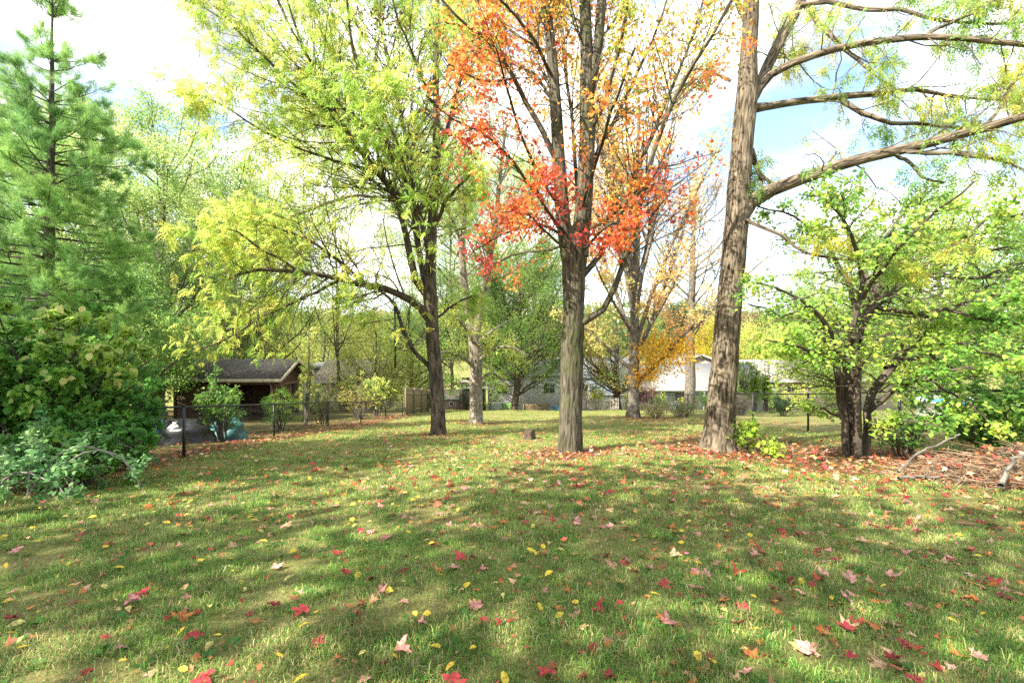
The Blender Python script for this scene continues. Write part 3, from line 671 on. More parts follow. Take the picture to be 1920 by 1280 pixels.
# orange tree with upswept twigs
d0 = 27.7
wd = Wood(); lv = Leaves()
trunk_tube(wd, d0, [(1187, 785, 22), (1188, 720, 20), (1189, 640, 18), (1190, 560, 15), (1193, 450, 11), (1195, 330, 8), (1198, 200, 5)], 26, 16, 1.3, .05, 15)
rows = [[(1196, 716, 8), (1235, 678, 7, -.4), (1275, 632, 6, -.8), (1330, 585, 4, -1.2), (1400, 515, 3, -1.6), (1440, 480, 2, -2)],
        [(1184, 690, 8), (1155, 668, 7, .3), (1125, 640, 5, .6), (1090, 612, 4, 1), (1045, 600, 2, 1.4)],
        [(1188, 650, 9), (1160, 560, 7, .4), (1115, 440, 5, 1), (1085, 340, 3, 1.5)], [(1192, 645, 9), (1230, 530, 7, -.5), (1280, 410, 5, -1.2), (1345, 290, 3, -1.8)],
        [(1192, 600, 9), (1215, 450, 7, .5), (1250, 270, 5, 1), (1300, 110, 3, 1.6)], [(1190, 620, 8), (1170, 480, 6, -.8), (1150, 310, 4, -1.5), (1138, 150, 3, -2)]]
for k in range(17):
    a = rng.uniform(0, 2 * math.pi); sp = rng.uniform(70, 190); y0 = rng.uniform(470, 690); top = y0 - rng.uniform(150, 420); dx = math.cos(a) * sp; dd = math.sin(a) * sp / F * d0
    rows.append([(1190, y0, 7), (1190 + dx * .3, y0 + (top - y0) * .25, 5.5, dd * .3), (1190 + dx * .65, y0 + (top - y0) * .6, 4, dd * .65), (1190 + dx, top, 2.4, dd)])
lim, limr = limbs_px(d0, rows, 12, .03); wd.tubes(lim, limr, 6)
P1, R1 = spawn(lim, limr, lambda L_: 1.9 * L_, (.2, 1), 30, .36, .16, .07, 6, .03, .5, 3.2); wd.tubes(P1, R1 * .8, 4)
P2, R2 = spawn(P1, R1, 4, (.25, 1), 34, .5, .05, .1, 5, .01, .3, 1.4); wd.tubes(P2, R2 * .55, 3)
pos, tan = along_twigs(P2, 20, (.1, 1.1)); pos = pos + rng.normal(0, .2, pos.shape)
keep = rng.uniform(size=len(pos)) < .24 + .30 * (pos[:, 2] < 6.0) + .42 * np.clip(noise2(pos[:, 0] * .55 + 2, pos[:, 2] * .55 + pos[:, 1] * .5, 41) * 1.7 - .5, 0, 1); pos, tan = pos[keep], tan[keep]
ORG = [(.76, .42, .15), (.80, .50, .16), (.80, .56, .17), (.76, .60, .2), (.60, .60, .18)]
cc = clumpcol(pos, ORG, .45)
# the thick yellow spray low on the right of the trunk
cen = np.array([P(*c_) for c_ in ((1215, 655, 27), (1238, 668, 27.1), (1262, 655, 27.3), (1282, 645, 27.2), (1228, 690, 26.9), (1210, 705, 27.2), (1250, 635, 27.8), (1222, 640, 28.2), (1272, 672, 26.6))]); m = 2400; q = cen[rng.integers(0, 9, m)] + rng.normal(0, 1, (m, 3)) * np.array([.55, .5, .36]); q2 = unit(rng.normal(size=(m, 3)))
ce = clumpcol(q, [(.62, .30, .02), (.68, .37, .025), (.66, .42, .04)], .8)
al, nr = leafdirs(np.concatenate([tan, q2]), .4); lv.mixed(MAPLES, np.concatenate([pos, q]), al, nr, rng.uniform(.10, .17, len(pos) + m), np.concatenate([cc, ce]))
x, y = onground(1187, 783)
finish(thing('golden_maple_tree', 'golden orange tree with many thin upswept branches, right of the red maple', 'tree', (x, d0, g1(x, d0))), wd, lv, M['bark_grey'])

# many-stemmed shrub tree at right
d0 = 9.9
wd = Wood(); lv = Leaves()
rows = [[(1603, 862, 27), (1600, 800, 23), (1592, 730, 21), (1592, 680, 20), (1608, 620, 18, .2), (1645, 570, 16, .3), (1690, 535, 12, .4), (1745, 505, 9, .5), (1800, 480, 7, .6), (1880, 460, 4, .7)],
        [(1588, 860, 14), (1580, 790, 12, -.1), (1575, 720, 13, -.2), (1565, 660, 11, -.3), (1545, 600, 9, -.5), (1510, 565, 7, -.8), (1455, 540, 4, -1.1), (1420, 530, 3, -1.3)],
        [(1618, 862, 15), (1628, 790, 13, .2), (1640, 730, 15, .3), (1665, 690, 12, .2), (1705, 655, 9, 0), (1760, 600, 7, -.3), (1830, 560, 5, -.6), (1900, 550, 3, -.9)],
        [(1608, 860, 16, -.2), (1612, 780, 14, -.3), (1612, 700, 12, -.4), (1600, 630, 11, -.5), (1618, 560, 9, -.6), (1610, 480, 7, -.8), (1575, 400, 5, -1), (1520, 350, 3, -1.2)],
        [(1610, 640, 13, .2), (1640, 560, 11, .6), (1650, 480, 9, .9), (1690, 400, 6, 1.3), (1740, 350, 4, 1.6)],
        [(1612, 600, 10, .2), (1580, 520, 8, .6), (1540, 440, 6, 1), (1480, 400, 4, 1.4), (1420, 385, 3, 1.8)],
        [(1640, 575, 10, .3), (1715, 590, 8, -.4), (1780, 578, 7, -.9), (1850, 600, 5, -1.3), (1930, 605, 3, -1.6)],
        [(1630, 770, 10, .2), (1680, 730, 9, -.3), (1730, 705, 7, -.8), (1790, 690, 5, -1.3), (1860, 695, 3, -1.7)],
        [(1595, 690, 8), (1550, 670, 7, -.7), (1490, 650, 5, -1.4), (1440, 640, 3, -1.9)],
        [(1660, 690, 8, .2), (1740, 660, 7, .8), (1830, 640, 5, 1.3), (1920, 650, 3, 1.7)],
        [(1690, 535, 8, .4), (1770, 470, 7, -.3), (1840, 420, 5, -.9), (1910, 370, 3, -1.4)],
        [(1560, 640, 8, -.3), (1500, 600, 6, .6), (1450, 590, 4, 1.3), (1405, 570, 3, 1.8)],
        [(1745, 505, 7, .5), (1820, 520, 6, 1), (1900, 500, 4, 1.4), (1980, 490, 3, 1.8)],
        [(1700, 655, 7, 0), (1780, 640, 6, -1), (1850, 660, 5, -1.9), (1930, 680, 3, -2.6)],
        [(1625, 800, 6), (1660, 800, 5, -.6), (1710, 790, 4, -1.1), (1760, 800, 2, -1.5)], [(1590, 790, 6), (1560, 770, 5, .4), (1510, 760, 3, .8)],
        [(1618, 560, 8, -.6), (1680, 470, 6, -1.5), (1750, 400, 5, -2.2), (1830, 340, 3, -2.8)],
        [(1850, 600, 5, -1.3), (1900, 560, 4, -1.6), (1970, 540, 3, -2)], [(1740, 660, 6, .8), (1800, 720, 5, .5), (1880, 760, 4, .2), (1960, 780, 3, 0)], [(1800, 480, 6, .6), (1870, 420, 5, .3), (1940, 390, 4, 0), (2010, 380, 3, -.3)], [(1730, 705, 5, -.8), (1800, 750, 4, -1.2), (1880, 800, 3, -1.5)], [(1665, 690, 7, .2), (1720, 620, 6, 1.4), (1800, 560, 5, 2.4), (1900, 520, 3, 3.2)], [(1645, 570, 8, .3), (1600, 450, 6, 1.6), (1560, 380, 4, 2.5), (1540, 330, 3, 3)]]
lim, limr = limbs_px(d0, rows, 14, .035); wd.tubes(lim, limr, 9)
P1, R1 = spawn(lim, limr, lambda L_: 6.0 * L_, (.25, 1), 55, .36, .03, .2, 6, .0, .35, 1.8); P1[:, :, 2] = P1[:, :1, 2] + (P1[:, :, 2] - P1[:, :1, 2]) * .55; wd.tubes(P1, R1 * .75, 5)
P2, R2 = spawn(P1, R1 * .7, 7, (.15, 1), 52, .5, .0, .2, 5, 0, .15, .75); P2[:, :, 2] = P2[:, :1, 2] + (P2[:, :, 2] - P2[:, :1, 2]) * .5; wd.tubes(P2, R2, 3)
pos, tan = along_twigs(P2, 11, (.2, 1.08)); pos = pos + rng.normal(0, .06, pos.shape)
keep = rng.uniform(size=len(pos)) < .12 + .9 * noise2(pos[:, 0] * .9, pos[:, 2] * 2.2 + pos[:, 1] * .9, 51); pos, tan = pos[keep], tan[keep]
al, nr = leafdirs(tan, .35, 1.6, .55)
lv.put(OVAL, pos, al, nr, rng.uniform(.05, .105, len(pos)), clumpcol(pos, [(.13, .29, .05), (.25, .44, .06), (.38, .55, .08), (.18, .37, .055), (.48, .60, .10), (.33, .51, .07), (.54, .60, .10)], 1.3))
x, y = onground(1600, 855)
finish(thing('shrubby_tree', 'many-stemmed low spreading tree with broad green leaves beside the brush pile', 'tree', (x, d0, g1(x, d0))), wd, lv, M['bark_dark'])

# white pine at left
d0 = 14.5
wd = Wood(); lv = Leaves(); bx = (90 - 960) / F * d0; z0 = g1(bx, d0); H = CAMH + 660 / F * d0 - z0
tk = [(bx, d0, z0 - .1, .20), (bx, d0, z0 + H * .3, .165), (bx + .1, d0, z0 + H * .6, .10), (bx + .15, d0, z0 + H, .015)]
a, r = poly(tk, 40, .01); wd.tubes(a[None], r[None], 14)
PP = []; RR = []
for h in np.arange(1.6, H - .4, .33):
    u = h / H
    ln0 = np.interp(u, [0, .3, .55, .78, 1], [2.7, 3.1, 2.6, 1.35, .4])
    if u > .78 and rng.uniform() < .35: continue
    nb = rng.integers(4, 7); a0 = rng.uniform(0, 6.3)
    for k in range(nb):
        az = a0 + k * 2 * math.pi / nb + rng.normal(0, .25); ln = ln0 * rng.uniform(.6, 1.15); dx, dy = math.cos(az), math.sin(az); rise = np.interp(u, [0, .5, .8, 1], [-.12, .05, .35, .9])
        f = h / H * 39; i = int(f); st = a[i] + (a[min(i + 1, 39)] - a[i]) * (f - i); r0 = .012 + .008 * ln
        p_, q_ = poly([(*st, r0), (st[0] + dx * ln * .5, st[1] + dy * ln * .5, st[2] + ln * rise * .45, r0 * .6), (st[0] + dx * ln, st[1] + dy * ln, st[2] + ln * (rise + .08), .004)], 8, .02); PP.append(p_); RR.append(q_)
PP = np.array(PP); RR = np.array(RR); wd.tubes(PP, RR, 6)
P1, R1 = spawn(PP, RR, lambda L_: 4.6 * L_, (.25, 1), 48, .32, .05, .08, 5, .05, .25, 1.2); wd.tubes(P1, R1, 4)
P2, R2 = spawn(P1, R1, 2, (.3, 1), 42, .5, .05, .1, 4, .05, .15, .5); wd.tubes(P2, R2, 3)
pos, tan = along_twigs(np.concatenate([P2[:, -4:], P1[:, -4:], PP[:, -4:]]), 7, (.1, 1.0)); pos = pos + rng.normal(0, .05, pos.shape)
lv.mixed(TUFTS, pos, unit(tan + np.array([0, 0, .25])), rng.normal(size=(len(pos), 3)), rng.uniform(.15, .24, len(pos)), clumpcol(pos, [(.11, .26, .06), (.19, .38, .08), (.32, .52, .11)], .8))
finish(thing('pine_tree', 'tall feathery pine with long soft needles at the left edge', 'tree', (bx, d0, z0)), wd, lv, M['bark_pine'], 'needle')

# ------------------------------------------------------------------ background trees
PALE = [(.18, .34, .07), (.28, .44, .10), (.40, .52, .14), (.48, .54, .16)]
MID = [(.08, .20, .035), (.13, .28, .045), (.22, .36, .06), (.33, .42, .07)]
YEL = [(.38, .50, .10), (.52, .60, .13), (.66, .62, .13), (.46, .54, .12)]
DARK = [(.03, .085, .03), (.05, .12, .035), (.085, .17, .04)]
bgtree('background_tree', 'tall airy pale green tree with its rounded top just right of the pine', 300, 31, 140, 300, PALE, 30, .2, 16000, 'bark_grey', group='trees beyond the left fence')
bgtree('background_tree', 'pale green tree partly hidden behind the pine', 130, 36, 150, 300, PALE, 28, .24, 12000, 'bark_grey', group='trees beyond the left fence')
bgtree('background_tree', 'thin pale green tree with forked stems left of the dark walnut', 445, 38, 260, 240, PALE, 26, .24, 8000, 'bark_grey', group='trees beyond the left fence')
bgtree('background_tree', 'green tree at the far left edge behind the pine', -20, 24, 170, 330, MID, 28, .2, 12000, group='trees beyond the left fence')
bgtree('background_tree', 'low spreading green tree behind the dark shed', 420, 36, 560, 240, YEL, 22, .2, 4200, 'bark_grey', group='trees beyond the left fence', low=.1)
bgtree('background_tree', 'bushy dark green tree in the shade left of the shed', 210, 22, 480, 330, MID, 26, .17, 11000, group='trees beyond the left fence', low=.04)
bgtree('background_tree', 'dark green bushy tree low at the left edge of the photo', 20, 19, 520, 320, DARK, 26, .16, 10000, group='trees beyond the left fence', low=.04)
bgtree('background_tree', 'yellow-green bushy tree right of the pink-roofed house chimney', 700, 46, 575, 170, YEL, 24, .22, 4500, 'bark_grey', group='trees behind the left houses', low=.06)
bgtree('background_tree', 'yellowish tree rising behind the pink-roofed house', 600, 58, 560, 230, YEL, 24, .27, 5000, 'bark_grey', group='trees behind the left houses', low=.1)
bgtree('background_tree', 'tall fine-leaved lime tree behind the crown of the slim dark walnut', 640, 44, 130, 300, YEL, 24, .22, 5500, 'bark_grey', trunk_r=.15, group='trees behind the left houses', low=.18)
bgtree('background_tree', 'pale tall tree behind the gap between the slim dark trunk and the red maple', 845, 50, 210, 290, PALE, 32, .24, 12000, 'bark_grey', trunk_r=.17, group='trees behind the left houses', low=.18)
bgtree('background_tree', 'light green round-headed tree left of the tall lime tree', 500, 48, 250, 280, PALE, 28, .24, 10000, 'bark_grey', group='trees behind the left houses', low=.15)
bgtree('background_tree', 'soft green tree filling the gap left of the slim dark trunk', 770, 60, 560, 190, PALE, 24, .28, 7000, group='trees behind the left houses', low=.1)
bgtree('background_tree', 'pale yellow-green tree far behind the shed roof', 500, 66, 560, 240, YEL, 22, .3, 5000, 'bark_grey', group='trees behind the left houses', low=.1)
bgtree('small_maple_tree', 'small green maple with a short forked trunk in front of the grey-sided house', 962, 43, 440, 265, [(.05, .13, .025), (.085, .19, .03), (.14, .26, .04), (.2, .3, .04)], 40, .19, 15000, 'bark_dark', low=.13, trunk_r=.30, fork=.2)
bgtree('background_tree', 'soft green tree between the pine and the slim dark walnut', 380, 46, 310, 290, PALE, 30, .26, 12000, 'bark_grey', group='trees beyond the left fence', low=.08)
bgtree('background_tree', 'fresh green tree just right of the pine trunk', 215, 40, 260, 260, PALE, 28, .24, 10000, 'bark_grey', group='trees beyond the left fence', low=.08)
bgtree('background_tree', 'pale green tall tree seen through the fork of the pale-barked tree', 930, 62, 260, 360, PALE, 38, .3, 17000, 'bark_grey', group='trees behind the middle houses', low=.2)
bgtree('dark_trunked_tree', 'tree with a dark short trunk behind the weathered picket fence', 1158, 46, 560, 200, [(.14, .24, .04), (.3, .34, .05), (.55, .34, .05)], 22, .2, 2500, 'bark_dark', low=.2, trunk_r=.36, fork=.35)
bgtree('background_tree', 'dark rounded evergreen tree far behind the grey-roofed house', 1285, 120, 562, 130, DARK + [(.12, .2, .08)], 30, .5, 9000, group='trees behind the right houses', low=.0)
bgtree('background_tree', 'bright yellow tree beside the trunk of the leaning tree', 1335, 100, 588, 90, [(.4, .42, .04), (.55, .47, .05), (.5, .36, .05)], 26, .42, 6000, group='trees behind the right houses', low=.0)
bgtree('background_tree', 'reddish brown tree top just right of the leaning trunk', 1405, 110, 575, 80, [(.16, .09, .06), (.22, .13, .07), (.2, .2, .08)], 22, .45, 5000, group='trees behind the right houses', low=.0)
bgtree('background_tree', 'yellow-green tree behind the right-hand houses', 1480, 90, 585, 190, YEL, 24, .4, 8000, group='trees behind the right houses', low=.0)
bgtree('background_tree', 'light green tree behind the many-stemmed tree', 1600, 60, 430, 300, PALE, 26, .32, 10000, group='trees behind the right houses', low=.05)
bgtree('background_tree', 'bright green full tree near the right edge', 1770, 40, 350, 420, [(.14, .30, .045), (.25, .42, .055), (.40, .50, .06)], 36, .24, 18000, group='trees behind the right houses', low=.05)
bgtree('background_tree', 'deep green tree at the right edge behind the neighbour lawn', 1960, 32, 380, 340, MID, 28, .22, 11000, group='trees behind the right houses', low=.05)
bgtree('background_tree', 'thin pale orange tree high behind the golden tree', 1290, 50, 250, 220, [(.5, .28, .08), (.6, .36, .1), (.5, .42, .12)], 26, .2, 3500, 'bark_grey', group='trees behind the middle houses', low=.25)
# unseen trees added behind the photographer so their crowns shade the near lawn
for k, (x, y, h, w, nm) in enumerate(((-9.5, -1.6, 12.5, 7.0, 0), (-5.2, -4.2, 13, 6.5, 0), (-13.5, 3.6, 12, 6.5, 0), (-.8, -5.6, 14, 6.5, 0))):
    bgtree('unseen_shade_tree', 'unseen tall green tree added behind the photographer for its shade', 0, 10, 640 - (h + g1(x, y) - CAMH) * 85.33, w * 85.33, MID, 17, .46, (640, 660, 1000, 600)[k], xy=(x, y), group='unseen shade trees behind the photographer', low=.4, nl2=6, puff=.9)

# far wood (stuff)
lv = Leaves(); m = 90000
ang = rng.uniform(-1.15, 1.15, m); dd = rng.uniform(135, 210, m); x = np.tan(ang) * dd; hh = 9 + 7 * noise2(x * .05, dd * .05, 60) + 5 * noise2(x * .16, dd * .16, 61)
z = gz(x, dd) + hh * rng.uniform(0, 1, m) ** .7; pos = np.stack([x, dd, z], 1)
lv.put(DIAM, pos, rng.normal(size=(m, 3)), rng.normal(size=(m, 3)) + np.array([0, -.6, .6]), rng.uniform(.9, 1.9, m), clumpcol(pos, [(.06, .12, .04), (.11, .19, .05), (.22, .27, .06), (.30, .28, .07), (.28, .17, .06), (.10, .17, .05)], .09))
tag(lv.build('far_woods', M['leaf']), 'distant autumn woods along the skyline', 'woods', kind='stuff')

# ------------------------------------------------------------------ shrubs
def bush(name, label, x, y, rx, ry, h, cols, n, leaf, T=[DIAM], stems=9, bark='bark_dark', group=None, cat='shrub', droop=.3, hollow=.5, flat=.8, z0=None, stemlen=1.0, messy=.25, accent=None):
    z0 = g1(x, y) if z0 is None else z0
    root = thing(name, label, cat, (x, y, z0), group); wd = Wood(); lv = Leaves(); PP = []; RR = []
    for k in range(stems):
        az = rng.uniform(0, 6.283); s = rng.uniform(.3, 1); tx, ty = x + math.cos(az) * rx * s, y + math.sin(az) * ry * s; hh = h * rng.uniform(.6, 1.0) * (1 - .35 * s * s) * stemlen
        bx_, by_ = x + math.cos(az) * rx * .18 * s, y + math.sin(az) * ry * .18 * s
        r0 = .008 + .008 * h
        p_, q_ = poly([(bx_, by_, g1(bx_, by_) - .05, r0), (bx_ + (tx - bx_) * .35, by_ + (ty - by_) * .35, z0 + hh * .6, r0 * .7), (tx, ty, z0 + hh, r0 * .25)], 8, .03); PP.append(p_); RR.append(q_)
    PP = np.array(PP); RR = np.array(RR); wd.tubes(PP, RR, 5)
    P1, R1 = spawn(PP, RR, 9, (.2, 1), 55, .42, .08, .2, 5, .0, .15, max(rx, .4)); wd.tubes(P1, R1, 3)
    P2, R2 = spawn(P1, R1, 3, (.3, 1), 50, .5, .0, .2, 4, .0, .08, max(rx * .5, .25)); wd.tubes(P2, R2, 3)
    pos, tan = along_twigs(P2, max(1, int(n / len(P2))), (.1, 1.1)); pos = pos + rng.normal(0, messy * leaf, pos.shape)
    k = pos[:, 2] > gz(pos[:, 0], pos[:, 1]) + .02; pos, tan = pos[k], tan[k]
    al, nr = leafdirs(tan, droop, flat); lv.mixed(T, pos, al, nr, leaf * rng.uniform(.55, 1.25, len(pos)), clumpcol(pos, cols, 1.6 / max(rx, .4)))
    if accent:
        k = P2[:, -1][rng.uniform(size=len(P2)) < .9]; k = k[k[:, 2] > z0 + h * .42]; k = k[rng.permutation(len(k))[:accent[0]]]; k = k + unit(k - np.array([x, y, z0 + h * .4])) * .12
        lv.put(OVAL, k, np.array([[0, 0, -.7]]) + rng.normal(0, .5, (len(k), 3)), np.array([[.1, -.9, .6]]) + rng.normal(0, .4, (len(k), 3)), leaf * rng.uniform(1.0, 1.5, len(k)), palette(accent[1], len(k), .12))
    o = [wd.build('stems', M[bark]), lv.build('foliage', M['leaf'])]; rebase(root, *o); return root
VINE = [(.06, .19, .03), (.11, .28, .04), (.19, .38, .05), (.32, .46, .07)]
bush('grapevine_thicket', 'tall thicket of vine leaves turning pale yellow over the fence at left', -8.25, 8.1, 1.65, 1.6, 3.15, VINE, 19000, .11, [OVAL, MAPLES[0]], 24, droop=.5, accent=(190, [(.66, .64, .22), (.60, .54, .18), (.40, .52, .14)]))
bush('leafy_shrub', 'dark green shrub in front of the fence rail just behind the brambles', -6.3, 6.7, 1.1, .8, 1.3, VINE[:3], 6000, .075, [OVAL], 14)
bush('shaded_shrub', 'shaded deep green shrub at the left edge behind the brambles', -9.0, 7.6, 1.9, 1.7, 2.7, [(.05, .15, .03), (.09, .23, .035), (.16, .32, .05)], 12000, .09, [OVAL], 18)
bush('leafy_shrub', 'dense green shrub at the foot of the vine thicket beside the first fence post', -6.95, 8.3, .7, .7, 1.5, VINE[:3], 3500, .075, [OVAL], 12)
bush('leafy_shrub', 'tall green shrub between the vine thicket and the pine', -11.2, 11.5, 2.0, 1.6, 3.0, VINE[:3], 6000, .1, [OVAL], 16)
bush('sapling', 'green sapling with narrow leaves growing through the fence in front of the shed', -8.35, 13.2, .75, .6, 2.25, [(.06, .17, .03), (.11, .25, .04), (.2, .33, .05)], 2800, .12, [LANCE], 9, droop=.5)
bush('sapling', 'leafy green sapling behind the chain-link fence right of the shed', -8.9, 17.5, .8, .8, 1.9, VINE[1:], 2200, .12, [LANCE], 8)
bush('fence_shrub', 'straggly half-bare shrub behind the chain-link fence', -8.9, 21.5, 1.1, 1.2, 2.2, [(.12, .16, .04), (.22, .24, .06), (.2, .12, .06)], 1600, .11, [DIAM], 12, 'bark_grey', group='straggly shrubs along the left fence')
bush('fence_shrub', 'straggly shrub with yellowing leaves near the far end of the chain-link fence', -8.6, 25.5, 1.2, 1.3, 2.6, [(.16, .2, .05), (.28, .3, .06), (.3, .2, .06)], 2000, .12, [DIAM], 12, 'bark_grey', group='straggly shrubs along the left fence')
bush('fence_shrub', 'taller yellow-green shrub just before the board fence', -8.6, 29.0, 1.1, 1.2, 3.2, YEL, 2600, .14, [DIAM], 12, 'bark_grey', group='straggly shrubs along the left fence')
bush('slender_sapling', 'slender sapling standing behind the fence right of the shed', -9.3, 20.4, .5, .5, 5.4, YEL, 900, .13, [DIAM], 3, 'bark_grey')
bush('green_bush', 'rounded bright green bush at the far left corner of the lawn', -6.5, 38.5, 1.2, 1.0, 2.0, [(.04, .15, .03), (.07, .22, .035)], 3500, .13, [DIAM], 12)
bush('bare_bush', 'dark leafless-looking bush against the dark shed wall', -4.4, 44, 1.6, 1.0, 2.6, [(.05, .06, .03), (.08, .1, .04)], 900, .12, [DIAM], 22)
bush('purple_shrub', 'purple-leaved shrub right of the golden tree trunk', 12.2, 42, 1.3, 1.2, 3.0, [(.07, .03, .045), (.13, .06, .08), (.2, .12, .12)], 2600, .13, [DIAM], 14)
bush('weed_clump', 'tangle of pale weeds and dry stalks at the golden tree', 8.6, 27.4, 1.5, .9, 1.15, [(.2, .27, .06), (.34, .34, .1), (.36, .28, .13)], 2600, .1, [LANCE], 26, 'bark_pale', group='weeds along the right fence')
bush('weed_clump', 'green and straw-coloured weeds between the golden tree and the leaning tree', 10.6, 28.6, 1.6, .9, 1.5, [(.16, .26, .06), (.3, .32, .08), (.4, .3, .14)], 2800, .1, [LANCE], 28, 'bark_pale', group='weeds along the right fence')
bush('weed_clump', 'weeds along the wire fence just left of the leaning trunk', 11.9, 26.0, 1.1, .9, 1.2, [(.14, .24, .06), (.28, .3, .08)], 1800, .1, [LANCE], 20, 'bark_pale', group='weeds along the right fence')
bush('seedling', 'bright lime seedling at the right foot of the leaning tree', 5.35, 10.5, .32, .3, .95, [(.25, .42, .05), (.36, .5, .06)], 420, .10, [MAPLES[0], OVAL], 5, droop=.2)
bush('seedling', 'low lime seedling sprouting from the leaves beside the leaning tree', 5.65, 9.9, .26, .24, .42, [(.3, .46, .05), (.4, .52, .06)], 200, .10, [MAPLES[0], OVAL], 4)
bush('evergreen_bush', 'rounded dark evergreen bush beyond the right-hand fence', 18.2, 30.6, 1.0, .9, 1.7, DARK, 3600, .09, [DIAM], 14)
bush('dead_bush', 'dead brown twiggy bush beyond the right-hand fence', 20.6, 31.2, 1.1, .9, 1.8, [(.22, .15, .1), (.3, .21, .14)], 1200, .08, [DIAM], 26, 'bark_grey')
bush('dry_grass_clump', 'tall pinkish dry grasses beyond the right-hand fence', 15.3, 30.5, 1.2, .8, 1.7, [(.36, .27, .2), (.42, .33, .22), (.2, .2, .08)], 1600, .14, [LANCE], 34, 'bark_pale')
for k, (px, h, w) in enumerate(((1392, 3.9, .75), (1414, 3.3, .6), (1437, 2.9, .5))):
    d = 40.0; x = (px - 960) / F * d
    bush('columnar_cedar', ['tallest columnar lime green cedar, right beside the leaning trunk', 'middle columnar lime green cedar of the three', 'shortest columnar lime green cedar, farthest from the leaning trunk'][k], x, d, w, w, h + 1.6, [(.16, .29, .035), (.26, .40, .045)], 3200, .14, [DIAM], 14, group='columnar cedars', stemlen=1.1)
bush('hedge_shrub', 'loose green shrub behind the right-hand wire fence', 13.3, 13.5, 1.5, 1.2, 1.5, [(.08, .2, .04), (.14, .27, .05)], 2600, .09, [OVAL], 18, group='undergrowth along the right fence')
bush('hedge_shrub', 'bushy green undergrowth at the right edge above the brush pile', 11.2, 10.2, 1.6, 1.0, 1.35, [(.06, .17, .035), (.12, .25, .045), (.2, .3, .05)], 3000, .085, [OVAL], 20, group='undergrowth along the right fence')
bush('hedge_shrub', 'broad leafy shrub on the fence between the many-stemmed tree and the right edge', 9.9, 9.3, 1.1, .8, 1.7, [(.08, .22, .04), (.15, .31, .05), (.26, .38, .06)], 3600, .095, [OVAL], 16, group='undergrowth along the right fence')
bush('hedge_shrub', 'tall shrub behind the wire fence hiding the pool at the right edge', 14.6, 13.0, 1.4, 1.0, 2.0, [(.08, .22, .04), (.15, .31, .05)], 3600, .1, [OVAL], 16, group='undergrowth along the right fence')
bush('twiggy_undergrowth', 'thin dark twigs with few green leaves beside the many-stemmed tree', 8.7, 10.1, .9, .5, 1.1, [(.07, .19, .04), (.14, .26, .05)], 500, .085, [OVAL], 16)
for k, (px, d, h, w, cs) in enumerate(((1118, 49, 3.3, 1.0, 'Y'), (1232, 50, 2.9, 1.5, 'M'), (1292, 52, 2.6, 1.3, 'Y'), (1325, 47, 2.4, 1.2, 'M'), (1075, 50, 3.4, 1.0, 'M'), (1490, 46, 2.9, 1.6, 'Y'), (1548, 44, 3.0, 1.5, 'M'), (1455, 52, 3.6, 1.3, 'P'), (1185, 52, 3.2, 1.1, 'Y'), (655, 40, 3.2, 1.6, 'Y'), (590, 33, 2.6, 1.3, 'P'), (705, 37, 3.0, 1.4, 'M'))):
    bush('yard_shrub', ['orange-tinged shrub right behind the red maple trunk past the lawn crest', 'green shrub in front of the shaded porch right of the golden tree', 'yellowish shrub in front of the pale grey roof', 'green shrub just left of the leaning trunk past the lawn', 'green shrub hidden close to the red maple trunk past the crest', 'yellow-green shrub before the pinkish wall', 'green shrub before the pinkish wall, nearer the many-stemmed tree', 'pale green shrub between the cedars and the pinkish wall', 'yellowish shrub just behind the golden tree trunk', 'yellow-green shrub in front of the pink roof', 'pale green shrub right of the dark shed', 'mid-green shrub left of the board fence'][k], (px - 960) / F * d, d, w, w, h, {'Y': YEL, 'M': MID, 'P': PALE}[cs], 2600, .15, [DIAM], 14, group='shrubs in the yards below')
bush('far_shrub', 'large green shrub on the neighbour lawn at right', 28, 31, 2.4, 1.8, 3.2, MID, 4500, .15, [DIAM], 16)

# brambles in the left foreground
def bramble(label, x, y, n, rad, seed):
    r = np.random.default_rng(seed); z0 = g1(x, y); root = thing('bramble', label, 'bramble', (x, y, z0), 'brambles in the left foreground'); wd = Wood(); lv = Leaves(); PP = []; RR = []
    for k in range(n):
        az = r.uniform(-1.2, 1.6) if k % 2 else r.uniform(0, 6.28); ln = r.uniform(.5, 1.0) * rad; hh = r.uniform(.3, .72)
        bx_, by_ = x + r.normal(0, .3), y + r.normal(0, .3); zb = g1(bx_, by_); ex, ey = bx_ + math.cos(az) * ln, by_ + math.sin(az) * ln
        p_, q_ = poly([(bx_, by_, zb - .03, .008), (bx_ + (ex - bx_) * .3, by_ + (ey - by_) * .3, zb + hh * .9, .0075), (bx_ + (ex - bx_) * .7, by_ + (ey - by_) * .7, zb + hh * .8, .0065), (ex, ey, g1(ex, ey) + .06, .004)], 14, .012); PP.append(p_); RR.append(q_)
    PP = np.array(PP); RR = np.array(RR); wd.tubes(PP, RR, 6)
    P1, R1 = spawn(PP, RR, 6, (.15, .95), 55, .28, .15, .15, 6, -.02, .15, .5); wd.tubes(P1, R1 * .45, 4)
    pos, tan = along_twigs(P1, 34, (.1, 1.05)); pos = pos + rng.normal(0, .035, pos.shape); q, tq = along_twigs(PP, 12, (.1, 1)); pos = np.concatenate([pos, q + rng.normal(0, .03, q.shape)]); tan = np.concatenate([tan, tq])
    al, nr = leafdirs(tan, .25, 1.2, .8); lv.put(OVAL, pos, al, nr, rng.uniform(.035, .075, len(pos)), clumpcol(pos, [(.08, .20, .065), (.13, .28, .085), (.20, .36, .11)], 1.5))
    rebase(root, wd.build('canes', CANE), lv.build('foliage', M['leaf']))
CANE = plain('bramble_cane', (.26, .22, .2), .7, .3, 20, .1)
bramble('arching grey bramble canes with small blue-green leaves, nearest the left edge', -5.9, 4.9, 9, 1.15, 1)
